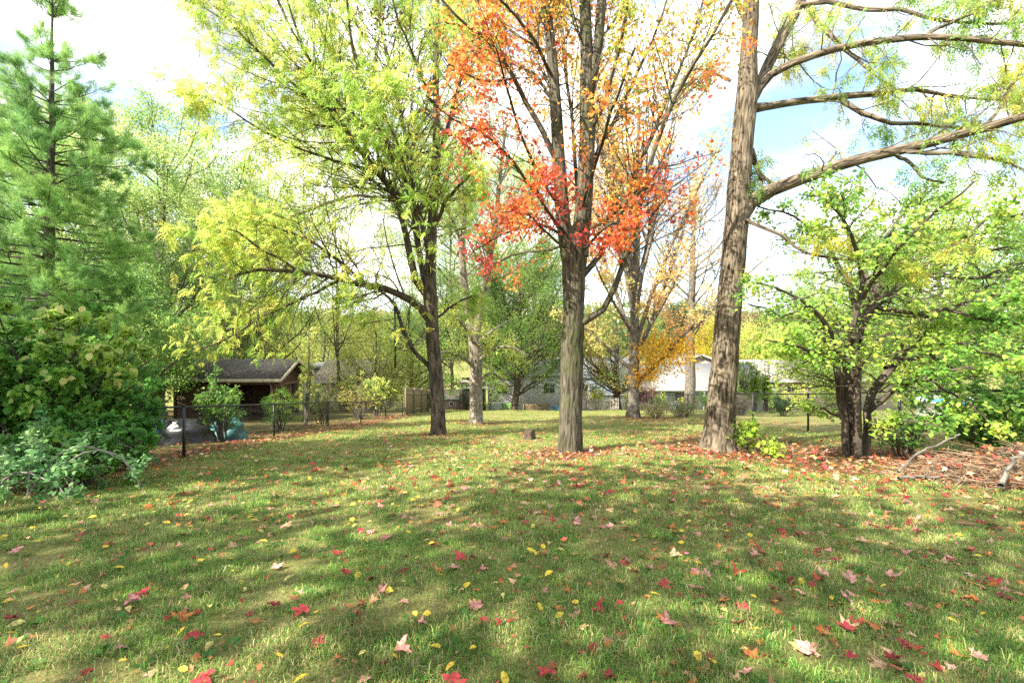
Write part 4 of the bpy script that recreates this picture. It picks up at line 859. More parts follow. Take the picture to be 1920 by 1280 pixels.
bramble('bramble with a long cane arching over to the lawn, next to the dark shrub', -6.2, 6.0, 9, 1.2, 2)
bramble('bramble tangle farther back at the left edge under the shaded shrub', -7.6, 6.3, 10, 1.4, 3)

# hero vine leaves, pale yellow, hanging on the front of the thicket
# ------------------------------------------------------------------ fences
def fence(name, label, pts, h, pr, cat='fence'):
    pts = [np.array(p, float) for p in pts]; root = thing(name, label, cat, (pts[0][0], pts[0][1], g1(*pts[0])))
    parts = []
    rail = MB(); rail.tube([(p[0], p[1], g1(*p) + h - pr * .6) for p in pts], pr * .72, 8); parts.append(rail.build('top_rail', M['black'], smooth=True))
    for p in pts:
        z = g1(*p); b_ = MB(); b_.tube([(p[0], p[1], z - .15), (p[0], p[1], z + h)], pr, 10); b_.tube([(p[0], p[1], z + h), (p[0], p[1], z + h + .03), (p[0], p[1], z + h + .045)], pr * 1.18, 10, pr * .4)
        parts.append(b_.build('post', M['black'], smooth=True))
    w = Wood(); A = []; 
    for p, q in zip(pts[:-1], pts[1:]):
        L_ = np.linalg.norm(q - p); st = .075; k = np.arange(-h, L_, st)
        for sgn in (0, 1):
            t0 = np.clip(k, 0, L_); t1 = np.clip(k + h, 0, L_)
            u0 = (t0 - k) / h; u1 = (t1 - k) / h
            if sgn: u0, u1 = 1 - u0, 1 - u1
            def pt(t, u):
                xy = p[None] + (q - p)[None] * (t / L_)[:, None]; g0, gg = g1(*p), g1(*q); z = g0 + (gg - g0) * t / L_ + .03 + (h - .06) * u; return np.concatenate([xy, z[:, None]], 1)
            A.append(np.stack([pt(t0, u0), pt(t1, u1)], 1))
    A = np.concatenate(A); A = A[np.linalg.norm(A[:, 1] - A[:, 0], axis=1) > .05]
    w.tubes(A, np.full((len(A), 2), .0019), 3); parts.append(w.build('wire_mesh', M['wire']))
    rebase(root, *parts)
fence('chain_link_fence', 'black chain-link fence along the left side of the lawn in front of the shed', [(-11.6, 6.0), (-8.9, 7.8), (-6.95, 9.64), (-7.95, 15.2), (-7.88, 19.5), (-7.6, 22.9), (-7.3, 26.3), (-7.25, 30.2)], 1.09, .03)
fence('chain_link_fence', 'taller black chain-link fence on the right beyond the many-stemmed tree', [(10.2, 8.2), (10.65, 12.5), (11.1, 17.06), (10.85, 20.5), (11.2, 25.2), (11.6, 30.0), (11.9, 35)], 1.45, .035)

# board fence at the left corner and weathered fence by the house
wdm = plain('weathered_boards', (.34, .30, .24), .85, .35, 3, .3, stretch=(6, 6, .6))
wdd = plain('brown_boards', (.20, .155, .085), .85, .3, 3, .3, stretch=(6, 6, .6))
wdg = plain('grey_pickets', (.52, .47, .40), .85, .3, 3, .3, stretch=(6, 6, .6))
def boardfence(name, label, p, q, h, bw, gap, m, tops=.06, z_=None):
    p, q = np.array(p, float), np.array(q, float); L_ = np.linalg.norm(q - p); rz = math.atan2(q[1] - p[1], q[0] - p[0]); nrm = np.array([-math.sin(rz), math.cos(rz)])
    zz = (lambda x, y: g1(x, y)) if z_ is None else (lambda x, y: z_)
    root = thing(name, label, 'fence', (p[0], p[1], zz(*p))); parts = []; n = int(L_ / (bw + gap)); b_ = MB(); rls = []
    for k in range(n):
        c = p + (q - p) * ((k + .5) / n); hh = h + rng.normal(0, .012); b_.box((c[0], c[1], zz(*c) + hh / 2 + .02), (bw, .022, hh), rz + rng.normal(0, .01), .004)
    for f_ in (.2, .8):
        a, c = p - nrm * .03, q - nrm * .03
        rl = MB(); rl.tube([(a[0], a[1], zz(*a) + h * f_), (c[0], c[1], zz(*c) + h * f_)], .035, 4); rls.append(rl.build('rail', m))
    parts += [b_.build('boards', m)] + rls
    for k in range(int(L_ / 2.4) + 1):
        c = p + (q - p) * min(k * 2.4 / L_, 1) - nrm * .1; b2 = MB(); b2.box((c[0], c[1], zz(*c) + h / 2), (.09, .09, h + .08), rz, .008); parts.append(b2.build('post', m))
    rebase(root, *parts)
boardfence('board_fence', 'tall brown board fence continuing beyond the chain-link fence', (-7.25, 30.6), (-7.0, 38.5), 1.85, .14, .005, wdd)
boardfence('picket_fence', 'pale weathered board fence left of the dark short trunk', (6.2, 45), (7.6, 46.2), 1.6, .13, .02, wdg)
boardfence('picket_fence', 'weathered grey picket fence running towards the dark short trunk', (7.7, 46), (10.4, 44.2), 1.25, .1, .05, wdg)
boardfence('low_picket_fence', 'low brown picket fence in front of the grey-sided house', (1.2, 47.5), (4.0, 47.5), .85, .07, .05, plain('brown_pickets', (.25, .16, .08), .85, .3, 3, .3))
boardfence('low_picket_fence', 'low blue picket fence in front of the grey-sided house', (4.05, 47.5), (5.9, 47.5), .75, .07, .04, plain('blue_pickets', (.12, .33, .5), .7, .2, 3, .2))

# ------------------------------------------------------------------ shed
brown = plain('brown_board_siding', (.135, .07, .042), .8, .3, 2, .25, stretch=(9, 9, .5))
shing = plain('dark_shingles', (.05, .043, .036), .9, .35, 9, .4, stretch=(1, 1, 1))
trim = plain('cream_trim', (.52, .44, .33), .7, .2, 4, .1)
dark = plain('dark_interior', (.03, .022, .018), .9, .3, 4, .1)
X1, X0, D0, D1 = -13.2, -18.6, 25.0, 28.2; zg = g1(-14.5, 26) - .05; ZE, ZR, DR = -.55, .22, 26.55
root = thing('shed', 'dark brown open-fronted shed with a low gable roof behind the left fence', 'shed', (-15.5, 26, zg))
w = MB(); w.prism([(D0, zg), (D0, ZE - .05), (DR, ZR - .12), (D1, ZE - .05), (D1, zg)], 'x', X1 - .1, X1)
w.prism([(D0, zg), (D0, ZE - .05), (DR, ZR - .12), (D1, ZE - .05), (D1, zg)], 'x', X0, X0 + .1)
w.box(((X0 + X1) / 2, D1 - .05, (zg + ZE) / 2 - .03), (X1 - X0 - .204, .1, ZE - zg - .06)); w.box((X0 + 1.1, D0 + .05, (zg + ZE) / 2 - .03), (1.8, .1, ZE - zg - .06))
for k in range(15): yy = D0 + .1 + k * (D1 - D0 - .2) / 14; w.box((X1 + .012, yy, zg + 1.2), (.02, .035, 2.3), 0, .004)
wall = w.build('wall', brown)
r_ = MB(); ov = .45
for (y0, z0_, y1, z1_) in ((D0 - ov, ZE - .22, DR, ZR), (DR, ZR, D1 + ov, ZE - .18)):
    r_.prism([(y0, z0_), (y1, z1_), (y1, z1_ + .06), (y0, z0_ + .06)], 'x', X0 - .4, X1 + .75)
roof = r_.build('roof', shing)
f_ = MB(); f_.box(((X0 + X1) / 2 + .17, D0 - ov - .016, ZE - .26), (X1 - X0 + 1.15, .03, .17), 0, .005); fas = f_.build('fascia', trim)
g_ = MB()
for (y0, z0_, y1, z1_) in ((D0 - ov - .03, ZE - .22, DR, ZR + .01), (DR, ZR + .01, D1 + ov, ZE - .18)):
    g_.prism([(y0, z0_ - .13), (y1, z1_ - .13), (y1, z1_ + .065), (y0, z0_ + .065)], 'x', X1 + .755, X1 + .79)
bar = g_.build('barge_board', trim)
bm_ = MB(); bm_.box(((X0 + X1) / 2 + .3, D0 + .06, ZE - .42), (X1 - X0 + .3, .12, .2), 0, .01); bm_.box((X1 + .30, D0 + 1.2, ZE - .55), (.1, 2.9, .14), 0, .01); beam = bm_.build('beam', brown)
wn = MB(); wn.box((X1 + .012, D0 + 2.55, ZE - .85), (.05, .42, .72), 0, .006); win = wn.build('window', dark)
fl = MB(); fl.box(((X0 + X1) / 2, (D0 + D1) / 2, zg - .2), (X1 - X0 + .1, D1 - D0 + .1, .5)); flo = fl.build('floor_slab', plain('shed_floor', (.12, .1, .08), .9))
rebase(root, wall, roof, fas, bar, beam, win, flo)

# covered clutter behind the fence
def lump(name, label, cat, c, s, m, seed, sharp=.35):
    n_, k_ = 22, 12; vs = []; 
    for i in range(k_ + 1):
        ph = math.pi / 2 * i / k_
        for j in range(n_):
            th = 2 * math.pi * j / n_; q = 1 + sharp * (float(noise2(th * 1.6 + seed, ph * 3 + seed, seed)) - .5) * (1 if i < k_ else 0)
            if j > n_ - 4: q0 = 1 + sharp * (float(noise2((th - 2 * math.pi) * 1.6 + seed, ph * 3 + seed, seed)) - .5); f2 = (j - n_ + 4) / 4; q = q * (1 - f2) + q0 * f2
            cx = abs(math.cos(ph)) ** .55; vs.append((s[0] * cx * math.cos(th) * q, s[1] * cx * math.sin(th) * q, s[2] * math.sin(ph) ** .75 * q * (1 + .0 * j)))
    fs = [(i * n_ + j, i * n_ + (j + 1) % n_, (i + 1) * n_ + (j + 1) % n_, (i + 1) * n_ + j) for i in range(k_) for j in range(n_)]
    z = g1(c[0], c[1]); b_ = MB(); b_.add([(c[0] + v[0], c[1] + v[1], z - .03 + v[2]) for v in vs], fs)
    o = b_.build(name, m); o.location = (0, 0, 0); tag(o, label, cat); o.data.polygons.foreach_set('use_smooth', np.ones(len(o.data.polygons), bool)); return o
tarp_k = plain('black_plastic_sheet', (.014, .0145, .014), .35, .3, 5, .6, bscale=9)
tarp_t = plain('teal_tarpaulin', (.02, .13, .13), .5, .25, 4, .7, bscale=8)
tarp_b = plain('blue_tarpaulin', (.03, .08, .28), .5, .25, 4, .5, bscale=8)
lump('covered_heap', 'dark heap under black plastic sheeting behind the first fence post', 'tarp', (-9.1, 12.6), (.75, .55, .66), tarp_k, 3)
lump('teal_tarp', 'crumpled teal tarpaulin behind the fence next to the black heap', 'tarp', (-8.9, 14.2), (.5, .42, .62), tarp_t, 7, .6)
lump('blue_tarp', 'small piece of blue tarpaulin at the left end of the black heap', 'tarp', (-9.75, 12.45), (.28, .25, .62), tarp_b, 9, .5)

# ------------------------------------------------------------------ houses
def glassmat():
    m, n, l, b = mat('window_glass'); b.inputs['Base Color'].default_value = (.03, .035, .04, 1); b.inputs['Roughness'].default_value = .08; b.inputs['Specular IOR Level'].default_value = .7; return m
GL = glassmat(); white = plain('white_paint', (.50, .49, .475), .6, .1, 3, .05)
def siding(name, c, per=.19):
    m, n, l, b = mat(name); t = n.new('ShaderNodeTexCoord'); sx = n.new('ShaderNodeSeparateXYZ'); md = n.new('ShaderNodeMath'); md.operation = 'MODULO'; md.inputs[1].default_value = per
    l.new(t.outputs['Object'], sx.inputs[0]); ad = n.new('ShaderNodeMath'); ad.operation = 'ADD'; ad.inputs[1].default_value = 50; l.new(sx.outputs['Z'], ad.inputs[0]); l.new(ad.outputs[0], md.inputs[0])
    dv = n.new('ShaderNodeMath'); dv.operation = 'DIVIDE'; dv.inputs[1].default_value = per; l.new(md.outputs[0], dv.inputs[0])
    bp = n.new('ShaderNodeBump'); bp.inputs['Strength'].default_value = .8; bp.inputs['Distance'].default_value = .012; bp.invert = True; l.new(dv.outputs[0], bp.inputs['Height']); l.new(bp.outputs['Normal'], b.inputs['Normal'])
    z = n.new('ShaderNodeTexNoise'); z.inputs['Scale'].default_value = 1.5; r = n.new('ShaderNodeValToRGB'); r.color_ramp.elements[0].color = (*(np.array(c) * .82), 1); r.color_ramp.elements[1].color = (*c, 1); l.new(t.outputs['Object'], z.inputs['Vector']); l.new(z.outputs['Fac'], r.inputs['Fac'])
    l.new(r.outputs['Color'], b.inputs['Base Color']); b.inputs['Roughness'].default_value = .7; return m
def house(name, label, x0, x1, y0, y1, ze, zr, wm, rm, wins=(), axis='x', ov=.45, door=None, chim=None, cat='house', posts=(), gablem=None):
    zb = g1((x0 + x1) / 2, y0) - .4; root = thing(name, label, cat, ((x0 + x1) / 2, (y0 + y1) / 2, zb)); parts = []
    w = MB(); ym, xm = (y0 + y1) / 2, (x0 + x1) / 2
    if axis == 'x': w.prism([(y0, zb), (y0, ze), (ym, zr - .15), (y1, ze), (y1, zb)], 'x', x0, x1)
    else: w.prism([(x0, zb), (x0, ze), (xm, zr - .15), (x1, ze), (x1, zb)], 'y', y0, y1)
    parts.append(w.build('wall', wm)); r = MB(); tr = MB()
    if axis == 'x':
        s = (zr - ze) / (ym - y0); e = ze - s * ov
        for (a, za, c, zc) in ((y0 - ov, e + .06, ym, zr), (ym, zr, y1 + ov, e + .06)): r.prism([(a, za), (c, zc), (c, zc + .12), (a, za + .12)], 'x', x0 - ov, x1 + ov)
        tr.box((xm, y0 - ov - .02, e + .09), (x1 - x0 + 2 * ov + .01, .035, .22), 0, .005)
        for xx in (x0 - ov - .02, x1 + ov + .02):
            for (a, za, c, zc) in ((y0 - ov, e + .06, ym, zr), (ym, zr, y1 + ov, e + .06)): tr.prism([(a, za - .05), (c, zc - .05), (c, zc + .13), (a, za + .13)], 'x', xx - .015, xx + .015)
    else:
        s = (zr - ze) / (xm - x0); e = ze - s * ov
        for (a, za, c, zc) in ((x0 - ov, e + .06, xm, zr), (xm, zr, x1 + ov, e + .06)): r.prism([(a, za), (c, zc), (c, zc + .12), (a, za + .12)], 'y', y0 - ov, y1 + ov)
        for (a, za, c, zc) in ((x0 - ov, e + .06, xm, zr), (xm, zr, x1 + ov, e + .06)): tr.prism([(a, za - .08), (c, zc - .08), (c, zc + .13), (a, za + .13)], 'y', y0 - ov - .04, y0 - ov - .005)
    rf = r.build('roof', rm); parts.append(rf); parts.append(tr.build('fascia', white))
    for (xc, zc, ww, wh, pan) in wins:
        f = MB(); t_ = .09
        for (cx, cz, sx, sz) in ((xc, zc + wh / 2, ww + t_, t_), (xc, zc - wh / 2, ww + t_, t_), (xc - ww / 2, zc, t_, wh - t_ - .002), (xc + ww / 2, zc, t_, wh - t_ - .002)): f.box((cx, y0 - .03, cz), (sx, .1, sz), 0, .006)
        for k in range(1, pan): f.box((xc - ww / 2 + ww * k / pan, y0 - .025, zc), (.06, .07, wh - t_ - .004), 0, .004)
        fo = f.build('window', white); parts.append(fo); p = MB(); p.box((xc, y0 - .008, zc), (ww - t_ - .004, .02, wh - t_ - .004)); po = p.build('pane', GL)
        po.parent = fo
    if door:
        dxx, dzb, dw, dh, dm = door; p = MB(); p.box((dxx, y0 - .02, dzb + dh / 2), (dw, .06, dh), 0, .006); parts.append(p.build('door', dm))
    if chim:
        cx, cy, cr, ct, cm = chim; p = MB(); p.tube([(cx, cy, zr - .8), (cx, cy, ct)], cr, 10); p.tube([(cx, cy, ct), (cx, cy, ct + .1)], cr * 1.5, 10); co_ = p.build('chimney', cm, smooth=False); co_.parent = rf
    for (px_, py_, zt) in posts:
        p = MB(); p.box((px_, py_, (zb + zt) / 2), (.2, .2, zt - zb), 0, .015); parts.append(p.build('porch_post', white))
    rebase(root, *parts)
grs = plain('pale_grey_shingles', (.22, .217, .215), .9, .2, 5, .4, stretch=(1, 4, 4)); pks = plain('pinkish_shingles', (.52, .41, .36), .9, .2, 5, .4, stretch=(1, 4, 4))
bls = plain('blue_grey_shingles', (.26, .31, .36), .9, .2, 5, .4)
house('house', 'grey-white sided house with two windows behind the small green maple', -3.2, 8.6, 60, 68, -3.05, -1.3, siding('pale_siding', (.46, .455, .46)), grs, [(-1.35, -5.0, 1.5, 1.3, 2), (4.9, -4.9, 1.55, 1.3, 2), (-.6, -7.0, 2.2, .5, 3)], ov=.35, door=(-4 + 1.05, -7.6, .25, 2.6, plain('brown_porch_board', (.25, .15, .1))))
house('house', 'low house with wide pale grey roof and shaded porch right of the golden tree', 14.6, 33, 60, 70, -4.55, -1.9, siding('blue_grey_siding', (.36, .42, .50)), grs, [(17.5, -6.0, 2.2, 1.3, 3), (22.3, -6.0, 1.8, 1.2, 2), (26.5, -6.0, 1.8, 1.2, 2)], ov=1.0, posts=((19.4, 59.2, -4.6), (25, 59.2, -4.6), (30, 59.2, -4.6)))
house('garage', 'small blue-grey roofed garage behind the weathered picket fence', 9.6, 13.4, 54, 58.5, -4.9, -3.7, siding('white_siding', (.72, .71, .70)), bls, [(11.5, -6.2, .9, .9, 2)], ov=.3, cat='garage')
house('house', 'house with a large plain pale roof between the red maple and the golden tree', 8.0, 19.5, 74, 83, -4.3, -1.5, white, plain('very_pale_shingles', (.40, .385, .37), .9, .15, 5, .4), [(11, -5.9, 1.5, 1.2, 2)], ov=.5)
house('house', 'white gabled house with an orange-brown door high behind the grey roof', 30.5, 40, 85, 95, -3.2, -1.2, siding('tan_siding', (.34, .29, .25)), grs, [(33.0, -4.6, 1.6, 1.2, 2)], axis='y', ov=.6, door=(36.6, -6.6, 1.0, 2.4, plain('orange_brown_door', (.45, .22, .09))))
house('house', 'long house with a pale roof and pinkish wall right of the cedars', 33.5, 52, 62, 72, -3.9, -1.5, siding('pinkish_siding', (.56, .44, .36)), plain('pinkish_white_shingles', (.40, .345, .315), .9, .15, 5, .4), [(38, -5.4, 1.8, 1.2, 2), (44, -5.4, 1.6, 1.2, 2)], ov=.6)
house('house', 'house with a pinkish sunlit roof and a metal flue pipe behind the left fence', -19.6, -13.8, 46, 53, -2.6, -.75, plain('tan_render', (.5, .4, .32), .8), pks, [(-16.8, -4.2, 1.4, 1.1, 2)], ov=.5, chim=(-17.0, 48.2, .10, .35, plain('galvanised_flue', (.5, .5, .5), .4, .2, 5, .1, .6)))
house('house', 'white flat-roofed annexe seen just right of the dark shed', -23.0, -19.4, 50, 55, -1.5, -1.2, white, plain('white_roofing', (.7, .7, .69), .7), [(-21, -3.2, 1.2, 1.0, 2)], ov=.6)
house('white_building', 'white building far up the street beyond the grey roof', 49, 58, 132, 142, -1.2, 1.2, white, grs, [(53, -3, 1.6, 1.4, 2)], ov=.4, cat='building')
house('garden_shed', 'dark green garden shed at the end of the lawn', -5.0, -2.75, 45.5, 48, -3.3, -2.5, plain('dark_green_boards', (.045, .06, .04), .8, .3, 3, .2), shing, [(-3.9, -4.3, .5, .5, 1)], ov=.15, cat='shed')
house('garden_shed', 'small pinkish-brown shed left of the dark green one', -7.3, -5.4, 47.5, 49.5, -4.6, -3.9, plain('pink_brown_boards', (.38, .25, .19), .8, .3, 3, .2), pks, [(-6.3, -5.2, .4, .4, 1)], ov=.2, cat='shed')

# low things past the crest
def bin_(name, label, cat, c, s, m, lidm):
    z = g1(c[0], c[1]); root = thing(name, label, cat, (c[0], c[1], z)); b_ = MB(); b_.box((c[0], c[1], z + s[2] / 2), s, 0, .04); l_ = MB(); l_.box((c[0], c[1], z + s[2] + .03), (s[0] + .06, s[1] + .06, .055), 0, .02); rebase(root, b_.build('body', m), l_.build('lid', lidm))
bin_('storage_box', 'light grey low storage box in front of the grey-sided house', 'box', (-1.75, 47.8), (1.5, .9, .95), plain('grey_plastic', (.42, .44, .46), .5, .1), white)
bin_('storage_box', 'bright green low storage box left of the small maple trunk', 'box', (-.25, 47.6), (1.35, .9, .85), plain('green_plastic', (.16, .32, .07), .5, .15), plain('green_lid', (.2, .38, .1), .5, .15))
# parked car up the street
def car(x, y, rz, label):
    z = g1(x, y); root = thing('parked_car', label, 'car', (x, y, z)); root.rotation_euler = (0, 0, rz)
    b_ = MB(); b_.prism([(-2.2, .3), (2.2, .3), (2.25, .7), (1.9, .85), (1.0, .95), (.45, 1.4), (-.95, 1.42), (-1.7, .98), (-2.2, .9)], 'y', -.85, .85); body = b_.build('body', plain('silver_blue_paint', (.36, .42, .48), .3, .1, 4, 0, .4)); body.parent = root
    for sy in (-1, 1):
        g = MB(); g.prism([(.85, .97), (.4, 1.33), (-.85, 1.35), (-1.45, .99)], 'y', sy * .86 - .012, sy * .86 + .012); o = g.build('side_window', GL); o.parent = root
        for wx_ in (-1.4, 1.4):
            wv = MB(); wv.tube([(wx_, sy * .72, .33), (wx_, sy * .9, .33)], .33, 16); o = wv.build('wheel', M['black']); o.parent = root
car(49.5, 127, .1, 'small silver-blue car parked up the street beyond the roofs')
# pale garden pool beyond the right fence
b_ = MB(); px_, py_ = 27.5, 26.5; zb = g1(px_, py_); root = thing('garden_pool', 'pale round above-ground pool with a blue liner beyond the right-hand fence', 'pool', (px_, py_, zb))
ring = [(3.0, 0), (3.0, 1.15), (3.12, 1.15), (3.12, 1.22), (2.85, 1.22), (2.85, .3)]; nn = 40; vs = [(px_ + r * math.cos(2 * math.pi * k / nn), py_ + r * math.sin(2 * math.pi * k / nn), zb - .2 + h) for k in range(nn) for (r, h) in ring]; m_ = len(ring)
fs = [(k * m_ + i, ((k + 1) % nn) * m_ + i, ((k + 1) % nn) * m_ + i + 1, k * m_ + i + 1) for k in range(nn) for i in range(m_ - 1)]; b_.add(vs, fs); wl_ = b_.build('pool_wall', plain('pool_wall', (.66, .68, .70), .5, .15))
b_ = MB(); b_.add([(px_ + 2.86 * math.cos(2 * math.pi * k / nn), py_ + 2.86 * math.sin(2 * math.pi * k / nn), zb + .88) for k in range(nn)], [tuple(range(nn))]); wt = b_.build('pool_cover', plain('blue_pool_cover', (.08, .3, .55), .4, .15)); rebase(root, wl_, wt)

# ------------------------------------------------------------------ stump, rope, wire
x, y = onground(993, 824); z = g1(x, y); b_ = MB(); n_ = 22; vs = []
for i, h in enumerate((-.05, .03, .09, .16, .22, .27)):
    for j in range(n_):
        th = 2 * math.pi * j / n_; q = (.20 - .045 * min(i, 3) / 3) * (1 + .16 * math.cos(5 * th + 1) * (1 - i / 6) + .07 * math.sin(3 * th)); hh = h + (.0 if i < 5 else .2 * (float(noise2(j * .8, 3.3, 5)) - .4))
        vs.append((x + q * math.cos(th), y + q * math.sin(th), z + hh))
fs = [(i * n_ + j, i * n_ + (j + 1) % n_, (i + 1) * n_ + (j + 1) % n_, (i + 1) * n_ + j) for i in range(5) for j in range(n_)]; b_.add(vs, fs); b_.add([vs[5 * n_ + j] for j in range(n_)] + [(x, y, z + .2)], [(j, (j + 1) % n_, n_) for j in range(n_)])
o = b_.build('tree_stump', plain('stump_wood', (.085, .055, .04), .9, .5, 9, .6, stretch=(3, 3, 1))); tag(o, 'short jagged tree stump in the lawn left of the red maple', 'stump')
b_ = MB(); p0 = P(740, 572, 13.9); p1 = P(741, 690, 13.9); b_.tube([p0, (p0 + p1) / 2 + np.array([.004, 0, 0]), p1], .028, 8); b_.tube([p0 + np.array([0, 0, .0]), P(737, 550, 14)], .014, 6); tag(b_.build('hanging_rope', M['black'], smooth=True), 'dark rope hanging straight down from the long arching limb', 'rope')
b_ = MB(); pts = [P(1255, 664, 75) + np.array([0, 0, 0]), P(1330, 664.5, 80), P(1420, 661, 86), P(1500, 655, 92)]; b_.tube(pts, .03, 5); tag(b_.build('overhead_cable', M['wire']), 'overhead cable crossing in front of the far white building', 'cable')
b_ = MB()
for px_, d in ((1250, 74.8), (1503, 92.2)):
    x = (px_ - 960) / F * d; b_ = MB(); zt = CAMH - (650 - 640) / F * d; b_.tube([(x, d, g1(x, d) - .3), (x, d, zt)], .13, 8, .1); tag(b_.build('utility_pole', M['bark_grey']), 'wooden utility pole ' + ('left end of the overhead cable by the grey roof' if d < 80 else 'at the right end of the overhead cable among the far trees'), 'pole')

# ------------------------------------------------------------------ brush pile at right
SW = plain('dry_sticks', (.24, .165, .10), .85, .75, 5, .3); GRY = plain('grey_dead_wood', (.15, .125, .105), .9, .5, 4, .4, stretch=(2, 2, 2))
cx, cy = 8.2, 7.1; root = thing('brush_pile', 'low pile of dry brown sticks and stalks at the right edge of the lawn', 'brush pile', (cx, cy, g1(cx, cy)))
wd = Wood(); n_ = 620; th = rng.uniform(0, 6.28, n_); rr = np.sqrt(rng.uniform(0, 1, n_)); sx = cx + np.cos(th) * rr * 1.75; sy = cy + np.sin(th) * rr * 1.15
top = .5 * (1 - rr ** 2) + .03; zc = gz(sx, sy) + top * rng.uniform(.1, 1.1, n_); az = rng.normal(.2, 1.2, n_); ln = rng.uniform(.25, 1.6, n_); el = rng.normal(0, .2, n_)
dv = np.stack([np.cos(az) * np.cos(el), np.sin(az) * np.cos(el), np.sin(el)], 1) * ln[:, None] / 2; c0 = np.stack([sx, sy, zc], 1); ts = np.linspace(-1, 1, 6)
PP = c0[:, None] + dv[:, None] * ts[None, :, None] + rng.normal(0, .02, (n_, 6, 3)); PP[:, :, 2] -= (ts ** 2)[None] * rng.uniform(0, .12, n_)[:, None]; PP[:, :, 2] = np.maximum(PP[:, :, 2], gz(PP[:, :, 0], PP[:, :, 1]) + .008)
wd.tubes(PP, (.0045 * np.exp(rng.normal(0, .55, n_)))[:, None] * np.linspace(1.1, .5, 6)[None], 4); st_ = wd.build('sticks', SW); tag(st_, kind='stuff'); rebase(root, st_)
for k, (lab, pts, r) in enumerate((
    ('curved grey dead branch lying on the front of the brush pile', [(6.55, 6.1, .10), (6.9, 6.35, .28), (7.35, 6.6, .42), (7.75, 6.75, .44)], .033),
    ('pale straight stick lying at the left end of the brush pile', [(5.9, 6.95, .06), (6.4, 7.0, .07), (7.0, 7.05, .09)], .025),
    ('forked grey branch at the near end of the brush pile by the right edge', [(6.1, 5.35, .06), (6.25, 5.5, .17), (6.6, 5.75, .3), (7.0, 5.9, .42)], .028),
    ('long thin pale stick slanting across the top of the brush pile', [(6.2, 7.3, .1), (7.0, 7.7, .45), (7.9, 8.0, .62)], .02),
    ('pale split branch lying flat at the right edge below the brush pile', [(6.0, 5.1, .05), (6.6, 5.3, .1), (7.2, 5.4, .16)], .035))):
    a, r2 = poly([(p[0], p[1], g1(p[0], p[1]) + p[2], r * (1 - .15 * i)) for i, p in enumerate(pts)], 18, .02); r2 = r2 * (1 + rng.normal(0, .09, 18)); w = Wood(); w.tubes(a[None], r2[None], 9); o = w.build('dead_branch', M['bark_grey']); tag(o, lab, 'branch', 'dead branches on the brush pile')

# ------------------------------------------------------------------ fallen leaves
CL = {'red': [(.42, .05, .06), (.34, .035, .05)], 'pink': [(.58, .30, .27), (.52, .24, .22)], 'orange': [(.52, .17, .05)], 'tan': [(.48, .33, .20)], 'dark red': [(.2, .025, .03)]}
def onemesh(name, T, s, col):
    l_ = Leaves(); l_.put(T, np.zeros((1, 3)), np.array([[0, 1., 0]]), np.array([[0, 0, 1.]]), s, np.array([col])); tv = l_.v[0]; tv[:, 1] -= s * .45; o = l_.build(name, M['dead']); COL.objects.unlink(o); return o
protos = []
for cn, cs in CL.items():
    for c in cs:
        for T in [maplv(len(protos) * 7 + q) for q in range(7)]: protos.append((cn, onemesh('maple_leaf', T, 1.0, c)))
wtsd = {'red': .13, 'pink': .14, 'orange': .1, 'tan': .09, 'dark red': .1}; wp = np.array([wtsd[p[0]] for p in protos]); wp /= wp.sum()
def scatter(n, y0, y1, lim_=1.16, right=.6):
    out = []
    while len(out) < n:
        y = math.sqrt(rng.uniform(y0 * y0, y1 * y1)); x = rng.uniform(-lim_, lim_) * y
        if x < -5.6 or x > 9: continue
        if rng.uniform() > (.5 + right * x / (1.16 * y) * .75): continue
        out.append((x, y))
    return out
LBL = {'red': 'red fallen maple leaf lying on the lawn in the foreground', 'pink': 'pale pink upturned maple leaf lying on the lawn in the foreground', 'orange': 'orange fallen maple leaf lying on the lawn in the foreground', 'tan': 'tan dry maple leaf lying on the lawn in the foreground', 'dark red': 'dark red curled maple leaf lying on the lawn in the foreground', 'yellow': 'narrow yellow fallen leaflet lying on the lawn in the foreground', 'pale': 'pale greenish yellow fallen leaflet lying on the lawn in the foreground'}
for (x, y) in sorted(scatter(300, 2.0, 5.2), key=lambda q: q[1]):
    cn, pr = protos[rng.choice(len(protos), p=wp)]; o = pr.copy(); COL.objects.link(o); s = rng.uniform(.045, .105)
    o.scale = (s, s, s); o.location = (x, y, g1(x, y) + .014 + .13 * s); o.rotation_euler = (rng.normal(.12, .28), rng.normal(0, .28), rng.uniform(0, 6.28)); tag(o, LBL[cn], 'leaf', cn + ' fallen maple leaves')
yp = [('yellow', onemesh('narrow_leaf', tmpl(LANCE[0] * np.array([1.5, 1, 1.5]), LANCE[1]), 1.0, (.62, .46, .05))), ('yellow', onemesh('narrow_leaf', OVAL, 1.0, (.66, .52, .06))), ('pale', onemesh('narrow_leaf', tmpl(LANCE[0] * np.array([2, 1, 3]), LANCE[1]), 1.0, (.55, .52, .18)))]
for (x, y) in scatter(300, 2.0, 6.0, right=-.3):
    cn, pr = yp[rng.integers(0, 3)]; o = pr.copy(); COL.objects.link(o); s = rng.uniform(.04, .085); o.scale = (s * .8, s, s); o.location = (x, y, g1(x, y) + .03); o.rotation_euler = (rng.normal(0, .25), rng.normal(0, .3), rng.uniform(0, 6.28)); tag(o, LBL[cn], 'leaf', cn + ' fallen leaflets')
ll = Leaves()
m = 420; th = rng.uniform(0, 6.28, m); rr = np.sqrt(rng.uniform(0, 1, m)); lx = 8.2 + np.cos(th) * rr * 1.7; ly = 7.1 + np.sin(th) * rr * 1.1
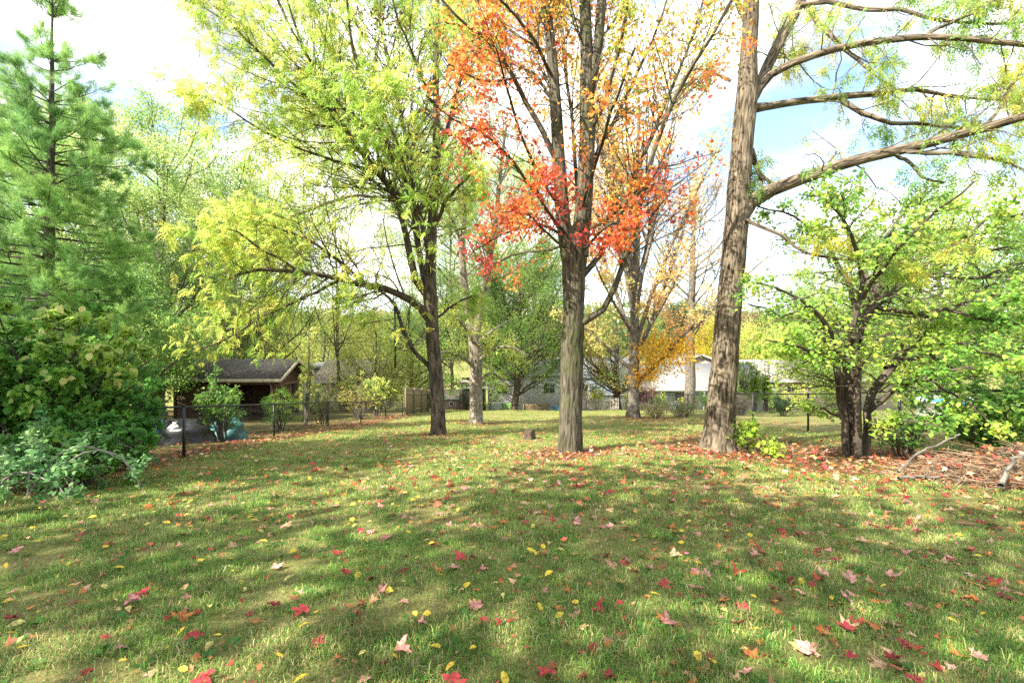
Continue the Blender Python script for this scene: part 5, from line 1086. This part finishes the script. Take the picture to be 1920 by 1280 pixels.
ll.mixed(MAPLES, np.stack([lx, ly, gz(lx, ly) + .5 * (1 - rr ** 2) * rng.uniform(.5, 1.05, m) + .05], 1), rng.normal(0, 1, (m, 3)) * np.array([1, 1, .3]), np.array([[0, 0, 1.]]) + rng.normal(0, .4, (m, 3)), rng.uniform(.06, .1, m), palette([(.40, .17, .07), (.46, .24, .12), (.42, .06, .06), (.55, .35, .25)], m, .25))
def drop(n, y0, y1, dens, T, s0, s1, cols, lift=.025):
    y = np.sqrt(rng.uniform(y0 * y0, y1 * y1, n)); x = rng.uniform(-1.3, 1.3, n) * y; k = (x > -10) & (x < 14) & (rng.uniform(size=n) < dens(x, y)); x, y = x[k], y[k]; m = len(x)
    pos = np.stack([x, y, gz(x, y) + rng.uniform(.4, 1.3, m) * lift], 1); a = rng.uniform(0, 6.28, m)
    ll.mixed(T, pos, np.stack([np.cos(a), np.sin(a), rng.normal(0, .22, m)], 1), np.array([[0, 0, 1.]]) + rng.normal(0, .3, (m, 3)), rng.uniform(s0, s1, m), palette(cols, m, .22))
RL = [(.42, .05, .06), (.58, .30, .27), (.52, .17, .05), (.48, .33, .20), (.25, .03, .03), (.5, .13, .07)]; BR = [(.40, .17, .07), (.46, .24, .12), (.30, .11, .05), (.50, .30, .17), (.42, .12, .05)]; YL = [(.62, .46, .05), (.55, .42, .1), (.5, .33, .06)]
drop(16000, 5.2, 24, lambda x, y: .22 + .75 * np.exp(-((x - 2.5) / 5) ** 2 - ((y - 8.5) / 4.5) ** 2), MAPLES, .06, .11, RL)
drop(6500, 5.6, 26, lambda x, y: .5 + .4 * (x < 0), [LANCE, OVAL], .04, .09, YL)
drop(52000, 3.0, 32, lambda x, y: np.clip(litter(x, y) - .12, 0, 1) * .95, MAPLES + [OVAL], .05, .11, BR + RL[:2], .04)
drop(9000, 20, 46, lambda x, y: .3 + 0 * x, [DIAM], .07, .13, BR + YL)
drop(7500, 2.0, 11, lambda x, y: .3 + .6 * (x > 0), MAPLES, .03, .06, RL + BR, .02)
drop(5200, 2.0, 8, lambda x, y: .6 + 0 * x, [DIAM], .015, .04, BR + [(.2, .13, .08)], .018)
tag(ll.build('leaf_litter', M['dead']), 'scattered fallen leaves and litter over the lawn', 'leaf litter', kind='stuff')
for pr in [p[1] for p in protos + yp]:
    bpy.data.objects.remove(pr)
